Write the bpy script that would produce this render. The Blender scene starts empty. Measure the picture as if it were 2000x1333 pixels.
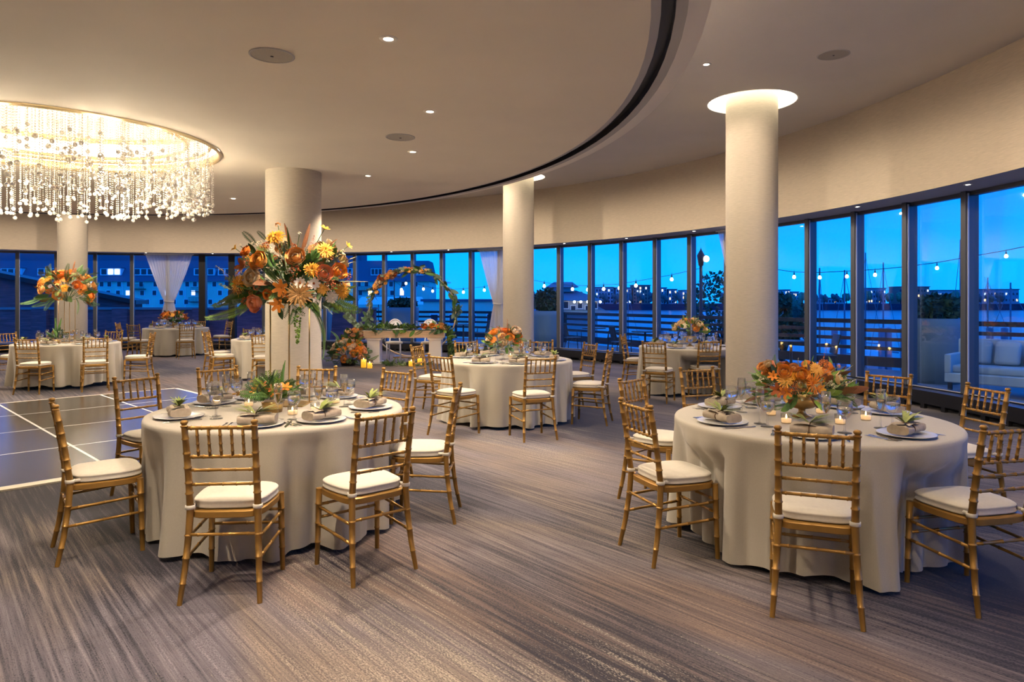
import bpy, bmesh, math, random
from mathutils import Vector, Matrix, Quaternion
from mathutils.geometry import tessellate_polygon

PI = math.pi
RAD = math.radians
scene = bpy.context.scene
COL = scene.collection
random.seed(7)

# ------------------------------------------------------------------ camera, sky, exposure
FPX = 1333.0            # focal length in pixels of a 2000 px wide frame
CAM_H = 1.52
HOR = 588.0             # horizon row
cam_d = bpy.data.cameras.new('camera')
cam = bpy.data.objects.new('camera', cam_d)
COL.objects.link(cam)
cam.location = (0, 0, CAM_H)
cam.rotation_euler = (PI / 2, 0, 0)
cam_d.sensor_width = 36.0
cam_d.lens = FPX / 2000 * 36.0
cam_d.shift_y = (HOR - 666.5) / 2000.0
cam_d.clip_end = 3000
cam_d.clip_start = 0.05
scene.camera = cam

scene.view_settings.view_transform = 'Standard'
scene.view_settings.look = 'None'
scene.view_settings.gamma = 1.0
scene.view_settings.use_curve_mapping = False
scene.view_settings.exposure = 1.0

world = bpy.data.worlds.new('dusk_sky')
scene.world = world
world.use_nodes = True
wn = world.node_tree.nodes
wl = world.node_tree.links
wn.clear()
w_out = wn.new('ShaderNodeOutputWorld')
w_bg = wn.new('ShaderNodeBackground')
w_tc = wn.new('ShaderNodeTexCoord')
w_sep = wn.new('ShaderNodeSeparateXYZ')
w_rmp = wn.new('ShaderNodeValToRGB')
w_noi = wn.new('ShaderNodeTexNoise')
w_mix = wn.new('ShaderNodeMix')
w_mix.data_type = 'RGBA'
wl.new(w_tc.outputs['Generated'], w_sep.inputs[0])
wl.new(w_sep.outputs['Z'], w_rmp.inputs['Fac'])
cr = w_rmp.color_ramp
cr.elements[0].position = 0.0
cr.elements[0].color = (0.004, 0.30, 0.98, 1)
cr.elements[1].position = 1.0
cr.elements[1].color = (0.010, 0.17, 0.80, 1)
e = cr.elements.new(0.05); e.color = (0.002, 0.31, 1.22, 1)
e = cr.elements.new(0.12); e.color = (0.002, 0.255, 1.12, 1)
e = cr.elements.new(0.25); e.color = (0.005, 0.20, 0.95, 1)
w_noi.inputs['Scale'].default_value = 2.2
w_noi.inputs['Detail'].default_value = 4.0
wl.new(w_tc.outputs['Generated'], w_noi.inputs['Vector'])
w_cr2 = wn.new('ShaderNodeValToRGB')
w_cr2.color_ramp.elements[0].position = 0.52
w_cr2.color_ramp.elements[0].color = (0, 0, 0, 1)
w_cr2.color_ramp.elements[1].position = 0.75
w_cr2.color_ramp.elements[1].color = (0.35, 0.35, 0.35, 1)
wl.new(w_noi.outputs['Fac'], w_cr2.inputs['Fac'])
wl.new(w_cr2.outputs['Color'], w_mix.inputs['Factor'])
wl.new(w_rmp.outputs['Color'], w_mix.inputs['A'])
w_mix.inputs['B'].default_value = (0.035, 0.20, 0.66, 1)
wl.new(w_mix.outputs['Result'], w_bg.inputs['Color'])
w_bg.inputs['Strength'].default_value = 1.0
wl.new(w_bg.outputs['Background'], w_out.inputs['Surface'])

# ------------------------------------------------------------------ helpers
def tag(o, label=None, cat=None, group=None, kind=None):
    if label: o['label'] = label
    if cat: o['category'] = cat
    if group: o['group'] = group
    if kind: o['kind'] = kind
    return o

def P(px, py, z):
    """floor-plan point seen at pixel px,py and lying at height z"""
    d = FPX * (CAM_H - z) / (py - HOR)
    return Vector(((px - 1000) / FPX * d, d, z))

def PD(px, py, d):
    """point at pixel px,py at distance d in front of the viewer"""
    return Vector(((px - 1000) / FPX * d, d, CAM_H + (HOR - py) / FPX * d))

class MB:
    def __init__(s):
        s.v = []; s.f = []; s.mi = []
        s.cur = 0
    def _add(s, vs, fs):
        o = len(s.v)
        s.v.extend([tuple(v) for v in vs])
        s.f.extend([tuple(i + o for i in f) for f in fs])
        s.mi.extend([s.cur] * len(fs))
        return s
    def box(s, c, size, rz=0.0, m=None):
        x, y, z = size[0] / 2, size[1] / 2, size[2] / 2
        vs = [Vector((a * x, b * y, d * z)) for d in (-1, 1) for b in (-1, 1) for a in (-1, 1)]
        R = m if m is not None else Matrix.Rotation(rz, 3, 'Z')
        c = Vector(c)
        vs = [R @ v + c for v in vs]
        return s._add(vs, [(0, 2, 3, 1), (4, 5, 7, 6), (0, 1, 5, 4), (2, 6, 7, 3), (0, 4, 6, 2), (1, 3, 7, 5)])
    def bevbox(s, c, size, b=0.01, rz=0.0, m=None):
        bm = bmesh.new()
        bmesh.ops.create_cube(bm, size=1.0)
        for v in bm.verts: v.co = Vector((v.co.x * size[0], v.co.y * size[1], v.co.z * size[2]))
        bmesh.ops.bevel(bm, geom=list(bm.edges), offset=b, segments=2, profile=0.5, affect='EDGES')
        R = m if m is not None else Matrix.Rotation(rz, 3, 'Z')
        c = Vector(c)
        bm.verts.index_update()
        vs = [R @ v.co + c for v in bm.verts]
        fs = [[v.index for v in f.verts] for f in bm.faces]
        bm.free()
        return s._add(vs, fs)
    def tube(s, pts, rad, n=8, caps=True, closed=False):
        pts = [Vector(p) for p in pts]
        N = len(pts)
        if not hasattr(rad, '__len__'): rad = [rad] * N
        vs = []; fs = []
        up = None
        for i, p in enumerate(pts):
            if closed: t = pts[(i + 1) % N] - pts[i - 1]
            elif i == 0: t = pts[1] - p
            elif i == N - 1: t = p - pts[i - 1]
            else: t = pts[i + 1] - pts[i - 1]
            if t.length < 1e-9: t = Vector((0, 0, 1))
            t.normalize()
            if up is None:
                up = t.orthogonal().normalized()
            else:
                up = (up - t * up.dot(t))
                up = up.normalized() if up.length > 1e-6 else t.orthogonal().normalized()
            bn = t.cross(up)
            for k in range(n):
                a = 2 * PI * k / n
                vs.append(p + (up * math.cos(a) + bn * math.sin(a)) * rad[i])
        M = N if closed else N - 1
        for i in range(M):
            j = (i + 1) % N
            for k in range(n):
                k2 = (k + 1) % n
                fs.append((i * n + k, i * n + k2, j * n + k2, j * n + k))
        if caps and not closed:
            fs.append(tuple(range(n - 1, -1, -1)))
            fs.append(tuple((N - 1) * n + k for k in range(n)))
        return s._add(vs, fs)
    def lathe(s, prof, n=16, c=(0, 0, 0), a0=0.0, a1=2 * PI):
        """prof: list of (r, z)"""
        full = abs(a1 - a0 - 2 * PI) < 1e-6
        m = n if full else n + 1
        vs = []; fs = []
        c = Vector(c)
        for r, z in prof:
            for k in range(m):
                a = a0 + (a1 - a0) * k / n
                vs.append(c + Vector((r * math.cos(a), r * math.sin(a), z)))
        for i in range(len(prof) - 1):
            for k in range(n):
                k2 = (k + 1) % m
                fs.append((i * m + k, i * m + k2, (i + 1) * m + k2, (i + 1) * m + k))
        return s._add(vs, fs)
    def sphere(s, c, r, n=8, m=6):
        sc = r if hasattr(r, '__len__') else (r, r, r)
        vs = []; fs = []
        c = Vector(c)
        for i in range(1, m):
            th = PI * i / m
            for k in range(n):
                a = 2 * PI * k / n
                vs.append(c + Vector((sc[0] * math.sin(th) * math.cos(a), sc[1] * math.sin(th) * math.sin(a), sc[2] * math.cos(th))))
        top = len(vs); vs.append(c + Vector((0, 0, sc[2])))
        bot = len(vs); vs.append(c - Vector((0, 0, sc[2])))
        for k in range(n):
            fs.append((k, (k + 1) % n, top)[::-1] if False else (top, k, (k + 1) % n))
            fs.append((bot, (m - 2) * n + (k + 1) % n, (m - 2) * n + k))
        for i in range(m - 2):
            for k in range(n):
                k2 = (k + 1) % n
                fs.append((i * n + k, (i + 1) * n + k, (i + 1) * n + k2, i * n + k2))
        return s._add(vs, fs)
    def octa(s, c, r):
        c = Vector(c)
        d = [(1, 0, 0), (0, 1, 0), (-1, 0, 0), (0, -1, 0), (0, 0, 1), (0, 0, -1)]
        vs = [c + Vector(q) * r for q in d]
        return s._add(vs, [(0, 1, 4), (1, 2, 4), (2, 3, 4), (3, 0, 4), (1, 0, 5), (2, 1, 5), (3, 2, 5), (0, 3, 5)])
    def poly(s, pts, holes=(), z=None, flip=False):
        """flat polygon with holes (list of 2-D points)"""
        allp = [list(pts)] + [list(h) for h in holes]
        v3 = [[Vector((p[0], p[1], 0)) for p in l] for l in allp]
        tris = tessellate_polygon(v3)
        flat = [p for l in v3 for p in l]
        vs = [Vector((p.x, p.y, z or 0.0)) for p in flat]
        fs = []
        for t in tris:
            a, b, c = (vs[i] for i in t)
            nz = (b - a).cross(c - a).z
            t = tuple(t)
            if (nz < 0) != flip: t = t[::-1]
            fs.append(t)
        return s._add(vs, fs)
    def grid(s, rows, closed=False):
        """rows of points -> quads"""
        n = len(rows[0]); vs = [p for r in rows for p in r]; fs = []
        for i in range(len(rows) - 1):
            for k in range(n if closed else n - 1):
                k2 = (k + 1) % n
                fs.append((i * n + k, i * n + k2, (i + 1) * n + k2, (i + 1) * n + k))
        return s._add(vs, fs)
    def mesh(s, name, mat=None, smooth=True, angle=None):
        me = bpy.data.meshes.new(name)
        me.from_pydata([tuple(v) for v in s.v], [], s.f)
        if mat is not None:
            for m in (mat if isinstance(mat, (list, tuple)) else [mat]):
                me.materials.append(m)
            if isinstance(mat, (list, tuple)):
                me.polygons.foreach_set('material_index', s.mi)
        if smooth:
            me.polygons.foreach_set('use_smooth', [True] * len(me.polygons))
            if angle is not None:
                try: me.set_sharp_from_angle(angle=angle)
                except Exception: pass
        me.update()
        return me

def ob(name, me, parent=None, loc=None, rot=None, quat=None, scale=None):
    o = bpy.data.objects.new(name, me)
    COL.objects.link(o)
    if parent is not None: o.parent = parent
    if loc is not None: o.location = loc
    if quat is not None:
        o.rotation_mode = 'QUATERNION'; o.rotation_quaternion = quat
    elif rot is not None: o.rotation_euler = rot
    if scale is not None: o.scale = scale if hasattr(scale, '__len__') else (scale,) * 3
    return o

def empty(name, loc=(0, 0, 0), rz=0.0, **kw):
    o = ob(name, None, None, loc, (0, 0, rz))
    o.empty_display_size = 0.1
    return tag(o, **kw)

def copy_tree(o, parent=None):
    c = o.copy(); COL.objects.link(c)
    if parent is not None: c.parent = parent
    for ch in KIDS.get(o.name, []):
        copy_tree(ch, c)
    return c

KIDS = {}
def index_kids(root):
    def rec(o):
        ch = [x for x in bpy.data.objects if x.parent == o]
        KIDS[o.name] = ch
        for x in ch: rec(x)
    rec(root)

# ------------------------------------------------------------------ materials
MATS = {}
def mat(name, col, rough=0.5, metal=0.0, spec=0.5, emis=None, estr=0.0, noise=0.0, nscale=20.0, nvec=(1, 1, 1), bump=0.0, sheen=0.0, trans=0.0, ior=1.45, coat=0.0, subs=0.0, alpha=1.0):
    m = bpy.data.materials.new(name)
    m.use_nodes = True
    nt = m.node_tree
    b = nt.nodes['Principled BSDF']
    b.inputs['Base Color'].default_value = (*col, 1)
    b.inputs['Roughness'].default_value = rough
    b.inputs['Metallic'].default_value = metal
    b.inputs['Specular IOR Level'].default_value = spec
    b.inputs['IOR'].default_value = ior
    if trans: b.inputs['Transmission Weight'].default_value = trans
    if coat: b.inputs['Coat Weight'].default_value = coat
    if sheen: b.inputs['Sheen Weight'].default_value = sheen
    if subs:
        b.inputs['Subsurface Weight'].default_value = subs
        b.inputs['Subsurface Scale'].default_value = 0.01
    if alpha < 1: b.inputs['Alpha'].default_value = alpha
    if emis:
        b.inputs['Emission Color'].default_value = (*emis, 1)
        b.inputs['Emission Strength'].default_value = estr
    if noise or bump:
        tc = nt.nodes.new('ShaderNodeTexCoord')
        mp = nt.nodes.new('ShaderNodeMapping')
        mp.inputs['Scale'].default_value = nvec
        n = nt.nodes.new('ShaderNodeTexNoise')
        n.inputs['Scale'].default_value = nscale
        n.inputs['Detail'].default_value = 3
        nt.links.new(tc.outputs['Object'], mp.inputs['Vector'])
        nt.links.new(mp.outputs['Vector'], n.inputs['Vector'])
        if noise:
            r = nt.nodes.new('ShaderNodeValToRGB')
            lo = [max(0, c * (1 - noise)) for c in col]; hi = [min(1, c * (1 + noise)) for c in col]
            r.color_ramp.elements[0].position = 0.3; r.color_ramp.elements[0].color = (*lo, 1)
            r.color_ramp.elements[1].position = 0.7; r.color_ramp.elements[1].color = (*hi, 1)
            nt.links.new(n.outputs['Fac'], r.inputs['Fac'])
            nt.links.new(r.outputs['Color'], b.inputs['Base Color'])
        if bump:
            bp = nt.nodes.new('ShaderNodeBump')
            bp.inputs['Strength'].default_value = bump
            bp.inputs['Distance'].default_value = 0.01
            nt.links.new(n.outputs['Fac'], bp.inputs['Height'])
            nt.links.new(bp.outputs['Normal'], b.inputs['Normal'])
    MATS[name] = m
    return m

def thin_glass(name, tint=(1, 1, 1), gloss=0.10, rough=0.02):
    """clear sheet: see-through with a Fresnel mirror on top"""
    m = bpy.data.materials.new(name); m.use_nodes = True
    nt = m.node_tree; nt.nodes.clear()
    o = nt.nodes.new('ShaderNodeOutputMaterial')
    t = nt.nodes.new('ShaderNodeBsdfTransparent'); t.inputs['Color'].default_value = (*tint, 1)
    g = nt.nodes.new('ShaderNodeBsdfGlossy'); g.inputs['Roughness'].default_value = rough
    lw = nt.nodes.new('ShaderNodeLayerWeight'); lw.inputs['Blend'].default_value = 0.25
    ma = nt.nodes.new('ShaderNodeMath'); ma.operation = 'MULTIPLY_ADD'
    ma.inputs[1].default_value = 0.38; ma.inputs[2].default_value = gloss
    nt.links.new(lw.outputs['Fresnel'], ma.inputs[0])
    mx = nt.nodes.new('ShaderNodeMixShader')
    nt.links.new(ma.outputs[0], mx.inputs['Fac'])
    nt.links.new(t.outputs[0], mx.inputs[1]); nt.links.new(g.outputs[0], mx.inputs[2])
    nt.links.new(mx.outputs[0], o.inputs['Surface'])
    MATS[name] = m
    return m

def sheer_mat(name, col, see=0.35):
    m = bpy.data.materials.new(name); m.use_nodes = True
    nt = m.node_tree; nt.nodes.clear()
    o = nt.nodes.new('ShaderNodeOutputMaterial')
    t = nt.nodes.new('ShaderNodeBsdfTransparent')
    d = nt.nodes.new('ShaderNodeBsdfDiffuse'); d.inputs['Color'].default_value = (*col, 1)
    tr = nt.nodes.new('ShaderNodeBsdfTranslucent'); tr.inputs['Color'].default_value = (*col, 1)
    m1 = nt.nodes.new('ShaderNodeMixShader'); m1.inputs['Fac'].default_value = 0.4
    m2 = nt.nodes.new('ShaderNodeMixShader'); m2.inputs['Fac'].default_value = see
    nt.links.new(d.outputs[0], m1.inputs[1]); nt.links.new(tr.outputs[0], m1.inputs[2])
    nt.links.new(m1.outputs[0], m2.inputs[1]); nt.links.new(t.outputs[0], m2.inputs[2])
    nt.links.new(m2.outputs[0], o.inputs['Surface'])
    MATS[name] = m
    return m

WALLPAPER = mat('grasscloth_wallpaper', (0.60, 0.51, 0.40), 0.8, noise=0.10, nscale=9, nvec=(1, 1, 22), bump=0.12)
COLUMNM = mat('column_wallpaper', (0.48, 0.425, 0.345), 0.75, noise=0.09, nscale=9, nvec=(1.5, 1.5, 26), bump=0.15)
CEIL = mat('ceiling_plaster', (0.83, 0.75, 0.63), 0.85, noise=0.03, nscale=1.2)
CEILOUT = mat('outer_ceiling_plaster', (0.72, 0.665, 0.61), 0.85, noise=0.03, nscale=1.2)
WHITE = mat('white_paint', (0.80, 0.78, 0.74), 0.6)
TRIMLT = mat('light_trim', (0.90, 0.84, 0.74), 0.7)
TRIMGR = mat('grey_trim', (0.46, 0.44, 0.43), 0.7)
BLACK = mat('black_metal', (0.012, 0.012, 0.014), 0.35)
SLOT = mat('black_slot', (0.006, 0.006, 0.008), 0.3)
FRAME = mat('window_frame_metal', (0.10, 0.11, 0.125), 0.35, metal=0.5)
FRAMELT = mat('window_bead_metal', (0.55, 0.55, 0.56), 0.4, metal=0.3)
PANE = thin_glass('window_glass', (0.93, 0.97, 1.0), 0.003)
SHEER = sheer_mat('sheer_voile', (0.86, 0.83, 0.80), 0.22)
GOLD = mat('gold_painted_wood', (0.33, 0.18, 0.043), 0.36, metal=0.5, noise=0.12, nscale=14)
GOLDRING = mat('gold_edge_wear', (0.62, 0.38, 0.12), 0.3, metal=0.6)
IVORY = mat('ivory_cushion', (0.52, 0.475, 0.395), 0.85, sheen=0.2, noise=0.04, nscale=60, bump=0.05)
LINEN = mat('linen_cloth', (0.37, 0.335, 0.275), 0.9, sheen=0.25, noise=0.06, nscale=160, nvec=(1, 1, 3), bump=0.12)
BRASS = mat('brushed_brass', (0.55, 0.36, 0.14), 0.28, metal=0.9)
SILVER = mat('polished_steel', (0.65, 0.64, 0.62), 0.18, metal=1.0)
PLATE = mat('grey_charger', (0.50, 0.49, 0.47), 0.25, spec=0.6)
NAPKIN = mat('taupe_napkin', (0.38, 0.315, 0.24), 0.9, noise=0.12, nscale=40, bump=0.15)
GLASS = thin_glass('clear_glass', (0.985, 0.99, 0.995), 0.10)
WATER = mat('water', (1.0, 1.0, 1.0), 0.0, trans=1.0, ior=1.33)
WINE = mat('sparkling_wine', (0.95, 0.72, 0.40), 0.0, trans=1.0, ior=1.33)
WAX = mat('white_wax', (0.92, 0.82, 0.62), 0.5, emis=(1.0, 0.55, 0.2), estr=0.6)
AMBER = mat('amber_lit_wax', (0.95, 0.62, 0.10), 0.5, emis=(1.0, 0.45, 0.02), estr=0.9)
FLAME = mat('flame', (1, 0.8, 0.4), 0.5, emis=(1.0, 0.70, 0.30), estr=14.0)
LAMPW = mat('lamp_lens', (1, 1, 1), 0.5, emis=(1.0, 0.86, 0.66), estr=16.0)
COVEW = mat('cove_lamp', (1, 1, 1), 0.5, emis=(1.0, 0.90, 0.68), estr=9.0)
CRYSTAL = mat('crystal', (0.98, 0.94, 0.86), 0.04, trans=0.55, ior=1.5, spec=0.8)
GOLDTRIM = mat('champagne_gold', (0.72, 0.55, 0.30), 0.3, metal=0.7)
# ------------------------------------------------------------------ the room shell
RC = Vector((-8.24, 7.14, 0))        # centre of the round room
R_HEAD, R_WIN = 13.87, 14.57
Z_HEAD, Z_CEIL, Z_DISC = 2.99, 4.42, 3.255
DC = Vector((-7.11, 5.62, 0)); R_DISC = 8.15
CHC = Vector((-5.03, 7.50, 0)); R_CH = 1.70
COLS = {'right': Vector((3.50, 9.97, 0)), 'mid': Vector((0.15, 16.0, 0)), 'left': Vector((-2.95, 9.22, 0)), 'far': Vector((-12.3, 19.1, 0))}
R_COL = 0.3625

def pol(c, r, a, z=0.0):
    return Vector((c.x + r * math.cos(a), c.y + r * math.sin(a), z))
def circ(c, r, n, a0=0.0, a1=2 * PI):
    return [pol(c, r, a0 + (a1 - a0) * i / n) for i in range(n)]

# carpet
def carpet_mat():
    m = bpy.data.materials.new('streaked_carpet'); m.use_nodes = True
    nt = m.node_tree; N = nt.nodes; L = nt.links
    b = N['Principled BSDF']
    b.inputs['Roughness'].default_value = 0.95
    b.inputs['Specular IOR Level'].default_value = 0.15
    b.inputs['Sheen Weight'].default_value = 0.15
    tc = N.new('ShaderNodeTexCoord')
    rot = N.new('ShaderNodeMapping')
    rot.inputs['Rotation'].default_value = (0, 0, RAD(49))     # x runs along the streaks
    L.new(tc.outputs['Object'], rot.inputs['Vector'])
    def noise(sc, vec, det=4, rough=0.6, off=(0, 0, 0)):
        mp = N.new('ShaderNodeMapping'); mp.inputs['Scale'].default_value = vec; mp.inputs['Location'].default_value = off
        L.new(rot.outputs['Vector'], mp.inputs['Vector'])
        n = N.new('ShaderNodeTexNoise'); n.inputs['Scale'].default_value = sc
        n.inputs['Detail'].default_value = det; n.inputs['Roughness'].default_value = rough
        L.new(mp.outputs['Vector'], n.inputs['Vector'])
        return n.outputs['Fac']
    def ramp(fac, stops):
        r = N.new('ShaderNodeValToRGB')
        while len(r.color_ramp.elements) > 1: r.color_ramp.elements.remove(r.color_ramp.elements[-1])
        r.color_ramp.elements[0].position = stops[0][0]; r.color_ramp.elements[0].color = (*stops[0][1], 1)
        for p, c in stops[1:]:
            e = r.color_ramp.elements.new(p); e.color = (*c, 1)
        L.new(fac, r.inputs['Fac'])
        return r.outputs['Color']
    def mix(f, a, bb, mode='MIX'):
        x = N.new('ShaderNodeMix'); x.data_type = 'RGBA'; x.blend_type = mode
        if isinstance(f, (int, float)): x.inputs['Factor'].default_value = f
        else: L.new(f, x.inputs['Factor'])
        L.new(a, x.inputs['A']); L.new(bb, x.inputs['B'])
        return x.outputs['Result']
    # pile grain: breaks every streak edge into specks
    fl = N.new('ShaderNodeTexNoise'); fl.inputs['Scale'].default_value = 150; fl.inputs['Detail'].default_value = 1
    mpg = N.new('ShaderNodeMapping'); mpg.inputs['Scale'].default_value = (0.55, 1, 1)
    L.new(rot.outputs['Vector'], mpg.inputs['Vector']); L.new(mpg.outputs['Vector'], fl.inputs['Vector'])
    def math_(op, a, bb, c=None, clamp=False):
        x = N.new('ShaderNodeMath'); x.operation = op; x.use_clamp = clamp
        for k, v in enumerate((a, bb, c)):
            if v is None: continue
            if isinstance(v, (int, float)): x.inputs[k].default_value = v
            else: L.new(v, x.inputs[k])
        return x.outputs[0]
    grain = math_('SUBTRACT', fl.outputs['Fac'], 0.5)
    base = ramp(noise(0.6, (0.45, 1.25, 1), 2, 0.5), [(0.30, (0.090, 0.075, 0.085)), (0.41, (0.150, 0.105, 0.085)), (0.48, (0.140, 0.118, 0.127)), (0.56, (0.165, 0.130, 0.112)), (0.62, (0.128, 0.113, 0.134)), (0.72, (0.108, 0.096, 0.120))])
    st = math_('MULTIPLY_ADD', grain, 0.40, noise(1.0, (0.8, 70, 1), 5, 0.68))
    light = ramp(st, [(0.34, (0.42, 0.41, 0.44)), (0.45, (0.84, 0.84, 0.86)), (0.55, (1.08, 1.06, 1.04)), (0.68, (1.75, 1.66, 1.55))])
    c1 = mix(0.75, base, light, 'MULTIPLY')
    # charcoal areas, feathered into streaks
    dk = math_('MULTIPLY_ADD', noise(1.0, (0.9, 34, 1), 5, 0.7, (1.3, 2.2, 0)), 1.1, math_('MULTIPLY', noise(0.42, (0.6, 1.2, 1), 2, 0.5, (3.1, 7.7, 0)), 1.7))
    dk = math_('MULTIPLY_ADD', grain, 0.7, dk)
    dk = math_('MULTIPLY', math_('SUBTRACT', dk, 1.25), 3.6, None, True)
    dark = N.new('ShaderNodeRGB'); dark.outputs[0].default_value = (0.015, 0.014, 0.023, 1)
    c2 = mix(dk, c1, dark.outputs[0])
    # pale sand streaks
    pl = math_('MULTIPLY_ADD', noise(1.0, (0.9, 30, 1), 5, 0.7, (9.3, 4.4, 0)), 1.1, math_('MULTIPLY', noise(0.42, (0.6, 1.2, 1), 2, 0.5, (6.6, 1.7, 0)), 1.5))
    pl = math_('MULTIPLY_ADD', grain, 0.7, pl)
    pl = math_('MULTIPLY', math_('SUBTRACT', pl, 1.50), 3.2, None, True)
    pale = N.new('ShaderNodeRGB'); pale.outputs[0].default_value = (0.30, 0.255, 0.205, 1)
    c3 = mix(pl, c2, pale.outputs[0])
    flc = ramp(fl.outputs['Fac'], [(0.3, (0.66, 0.66, 0.66)), (0.7, (1.34, 1.34, 1.34))])
    c4 = mix(0.7, c3, flc, 'MULTIPLY')
    L.new(c4, b.inputs['Base Color'])
    bp = N.new('ShaderNodeBump'); bp.inputs['Strength'].default_value = 0.35; bp.inputs['Distance'].default_value = 0.004
    L.new(fl.outputs['Fac'], bp.inputs['Height']); L.new(bp.outputs['Normal'], b.inputs['Normal'])
    return m
CARPET = carpet_mat()
m = MB(); m.poly(circ(RC, R_WIN + 0.1, 120), z=0.0)
tag(ob('floor', m.mesh('floor', CARPET)), kind='structure')

# outer ceiling with round openings for the lit columns
def hole(c, r, n=40): return circ(c, r, n)
R_COVE = 0.62
m = MB(); m.poly(circ(RC, R_HEAD + 0.3, 120), [hole(COLS['right'], R_COVE), hole(COLS['mid'], R_COVE)], z=Z_CEIL, flip=True)
tag(ob('ceiling', m.mesh('ceiling', CEILOUT, smooth=False)), kind='structure')

# lower disc ceiling with the chandelier opening, rim bands around it
m = MB()
m.poly(circ(DC, R_DISC - 0.06, 140), [hole(CHC, R_CH, 72)], z=Z_DISC, flip=True)
disc = tag(ob('ceiling_disc', m.mesh('ceiling_disc', CEIL, smooth=False)), kind='structure')
def ring(mb, c, r0, z0, r1, z1, n=140):
    mb.lathe([(r0, z0), (r1, z1)], n, (c.x, c.y, 0))
m = MB(); ring(m, DC, R_DISC - 0.06, Z_DISC, R_DISC + 0.0, Z_DISC + 0.012)
ob('disc_lip', m.mesh('disc_lip', TRIMGR), disc)
m = MB(); ring(m, DC, R_DISC, Z_DISC + 0.012, R_DISC, Z_DISC + 0.06); ring(m, DC, R_DISC, Z_DISC + 0.06, R_DISC + 0.085, Z_DISC + 0.06); ring(m, DC, R_DISC + 0.085, Z_DISC + 0.06, R_DISC + 0.085, Z_DISC)
ob('air_slot', m.mesh('air_slot', SLOT, smooth=False), disc)
m = MB(); ring(m, DC, R_DISC + 0.085, Z_DISC, R_DISC + 0.155, Z_DISC)
ob('disc_band', m.mesh('disc_band', TRIMGR), disc)
m = MB(); ring(m, DC, R_DISC + 0.155, Z_DISC, R_DISC + 0.285, Z_DISC + 0.015); ring(m, DC, R_DISC + 0.285, Z_DISC + 0.015, R_DISC + 0.285, Z_CEIL)
ob('disc_riser', m.mesh('disc_riser', TRIMLT, smooth=False), disc)

# window wall: angles of the mullions (degrees round the room's centre)
meas = [8.07, 12.32, 16.49, 20.65, 24.75, 28.85, 32.97, 37.01, 41.11, 45.09, 49.11, 53.05, 57.0, 60.93, 64.89, 68.85, 72.73, 76.64, 80.6, 84.55, 88.5, 92.47, 96.07, 100.15, 104.22, 108.21, 112.24, 116.07, 120.1, 124.1]
mull = [8.07 - 4.15 * k for k in range(9, 0, -1)] + meas
A0, A1 = RAD(mull[0]), RAD(mull[-1])
# header above the windows + soffit, plain wall for the rest of the circle
m = MB(); m.lathe([(R_HEAD, Z_CEIL), (R_HEAD, Z_HEAD)], 110, (RC.x, RC.y, 0), A0 - 0.02, A1 + 0.02)
tag(ob('wall_header', m.mesh('wall_header', WALLPAPER)), kind='structure')
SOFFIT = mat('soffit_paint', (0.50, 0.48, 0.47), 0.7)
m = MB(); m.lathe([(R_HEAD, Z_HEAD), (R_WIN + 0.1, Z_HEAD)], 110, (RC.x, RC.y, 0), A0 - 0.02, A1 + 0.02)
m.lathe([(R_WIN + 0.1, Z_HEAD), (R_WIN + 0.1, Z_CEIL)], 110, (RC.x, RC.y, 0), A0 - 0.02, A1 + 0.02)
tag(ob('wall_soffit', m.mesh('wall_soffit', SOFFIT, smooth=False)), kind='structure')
m = MB(); m.lathe([(R_HEAD, Z_CEIL), (R_HEAD, 0.0)], 120, (RC.x, RC.y, 0), A1 + 0.02, A0 - 0.02 + 2 * PI)
for a in (A0 - 0.02, A1 + 0.02):
    p = pol(RC, R_HEAD, a); q = pol(RC, R_WIN + 0.1, a)
    m._add([(p.x, p.y, 0), (q.x, q.y, 0), (q.x, q.y, Z_CEIL), (p.x, p.y, Z_CEIL)], [(0, 1, 2, 3)])
tag(ob('wall_back', m.mesh('wall_back', WALLPAPER)), kind='structure')

SILL_H = 0.27
def local_box(mb, a, r, tang, rad_, z0, z1):
    c = pol(RC, r, a, (z0 + z1) / 2)
    mb.box(c, (rad_, tang, z1 - z0), a)
wi = 0
for k in range(len(mull) - 1):
    a, b = RAD(mull[k]), RAD(mull[k + 1])
    wi += 1
    w = empty('window_%d' % wi, pol(RC, R_WIN, (a + b) / 2), 0.0, kind='structure')
    inv = Vector(w.location)
    def part(name, mb, mt, smooth=False):
        mb.v = [tuple(Vector(v) - inv) for v in mb.v]
        return ob(name, mb.mesh(name, mt, smooth), w)
    thick = mull[k] in (92.47, 96.07)
    m = MB(); local_box(m, a, R_WIN - 0.03, 0.20 if thick else 0.085, 0.20, SILL_H, Z_HEAD); part('mullion', m, BLACK if thick else FRAME)
    m = MB(); local_box(m, a - RAD(0.21), R_WIN - 0.10, 0.014, 0.02, SILL_H, Z_HEAD - 0.03); part('glazing_bead', m, FRAMELT)
    mid = (a + b) / 2
    half = R_WIN * math.sin((b - a) / 2)
    rr = R_WIN * math.cos((b - a) / 2)
    m = MB(); local_box(m, mid, rr, 2 * half - 0.08, 0.012, SILL_H, Z_HEAD - 0.04); part('pane', m, PANE)
    m = MB(); local_box(m, mid, rr, 2 * half, 0.09, Z_HEAD - 0.055, Z_HEAD); part('head_rail', m, FRAME)
    m = MB(); local_box(m, mid, rr, 2 * half, 0.10, 0.0, SILL_H); part('sill_panel', m, BLACK)
    m = MB(); local_box(m, mid, rr - 0.08, 2 * half, 0.012, SILL_H - 0.002, SILL_H + 0.008); part('sill_bead', m, FRAMELT)
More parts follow.
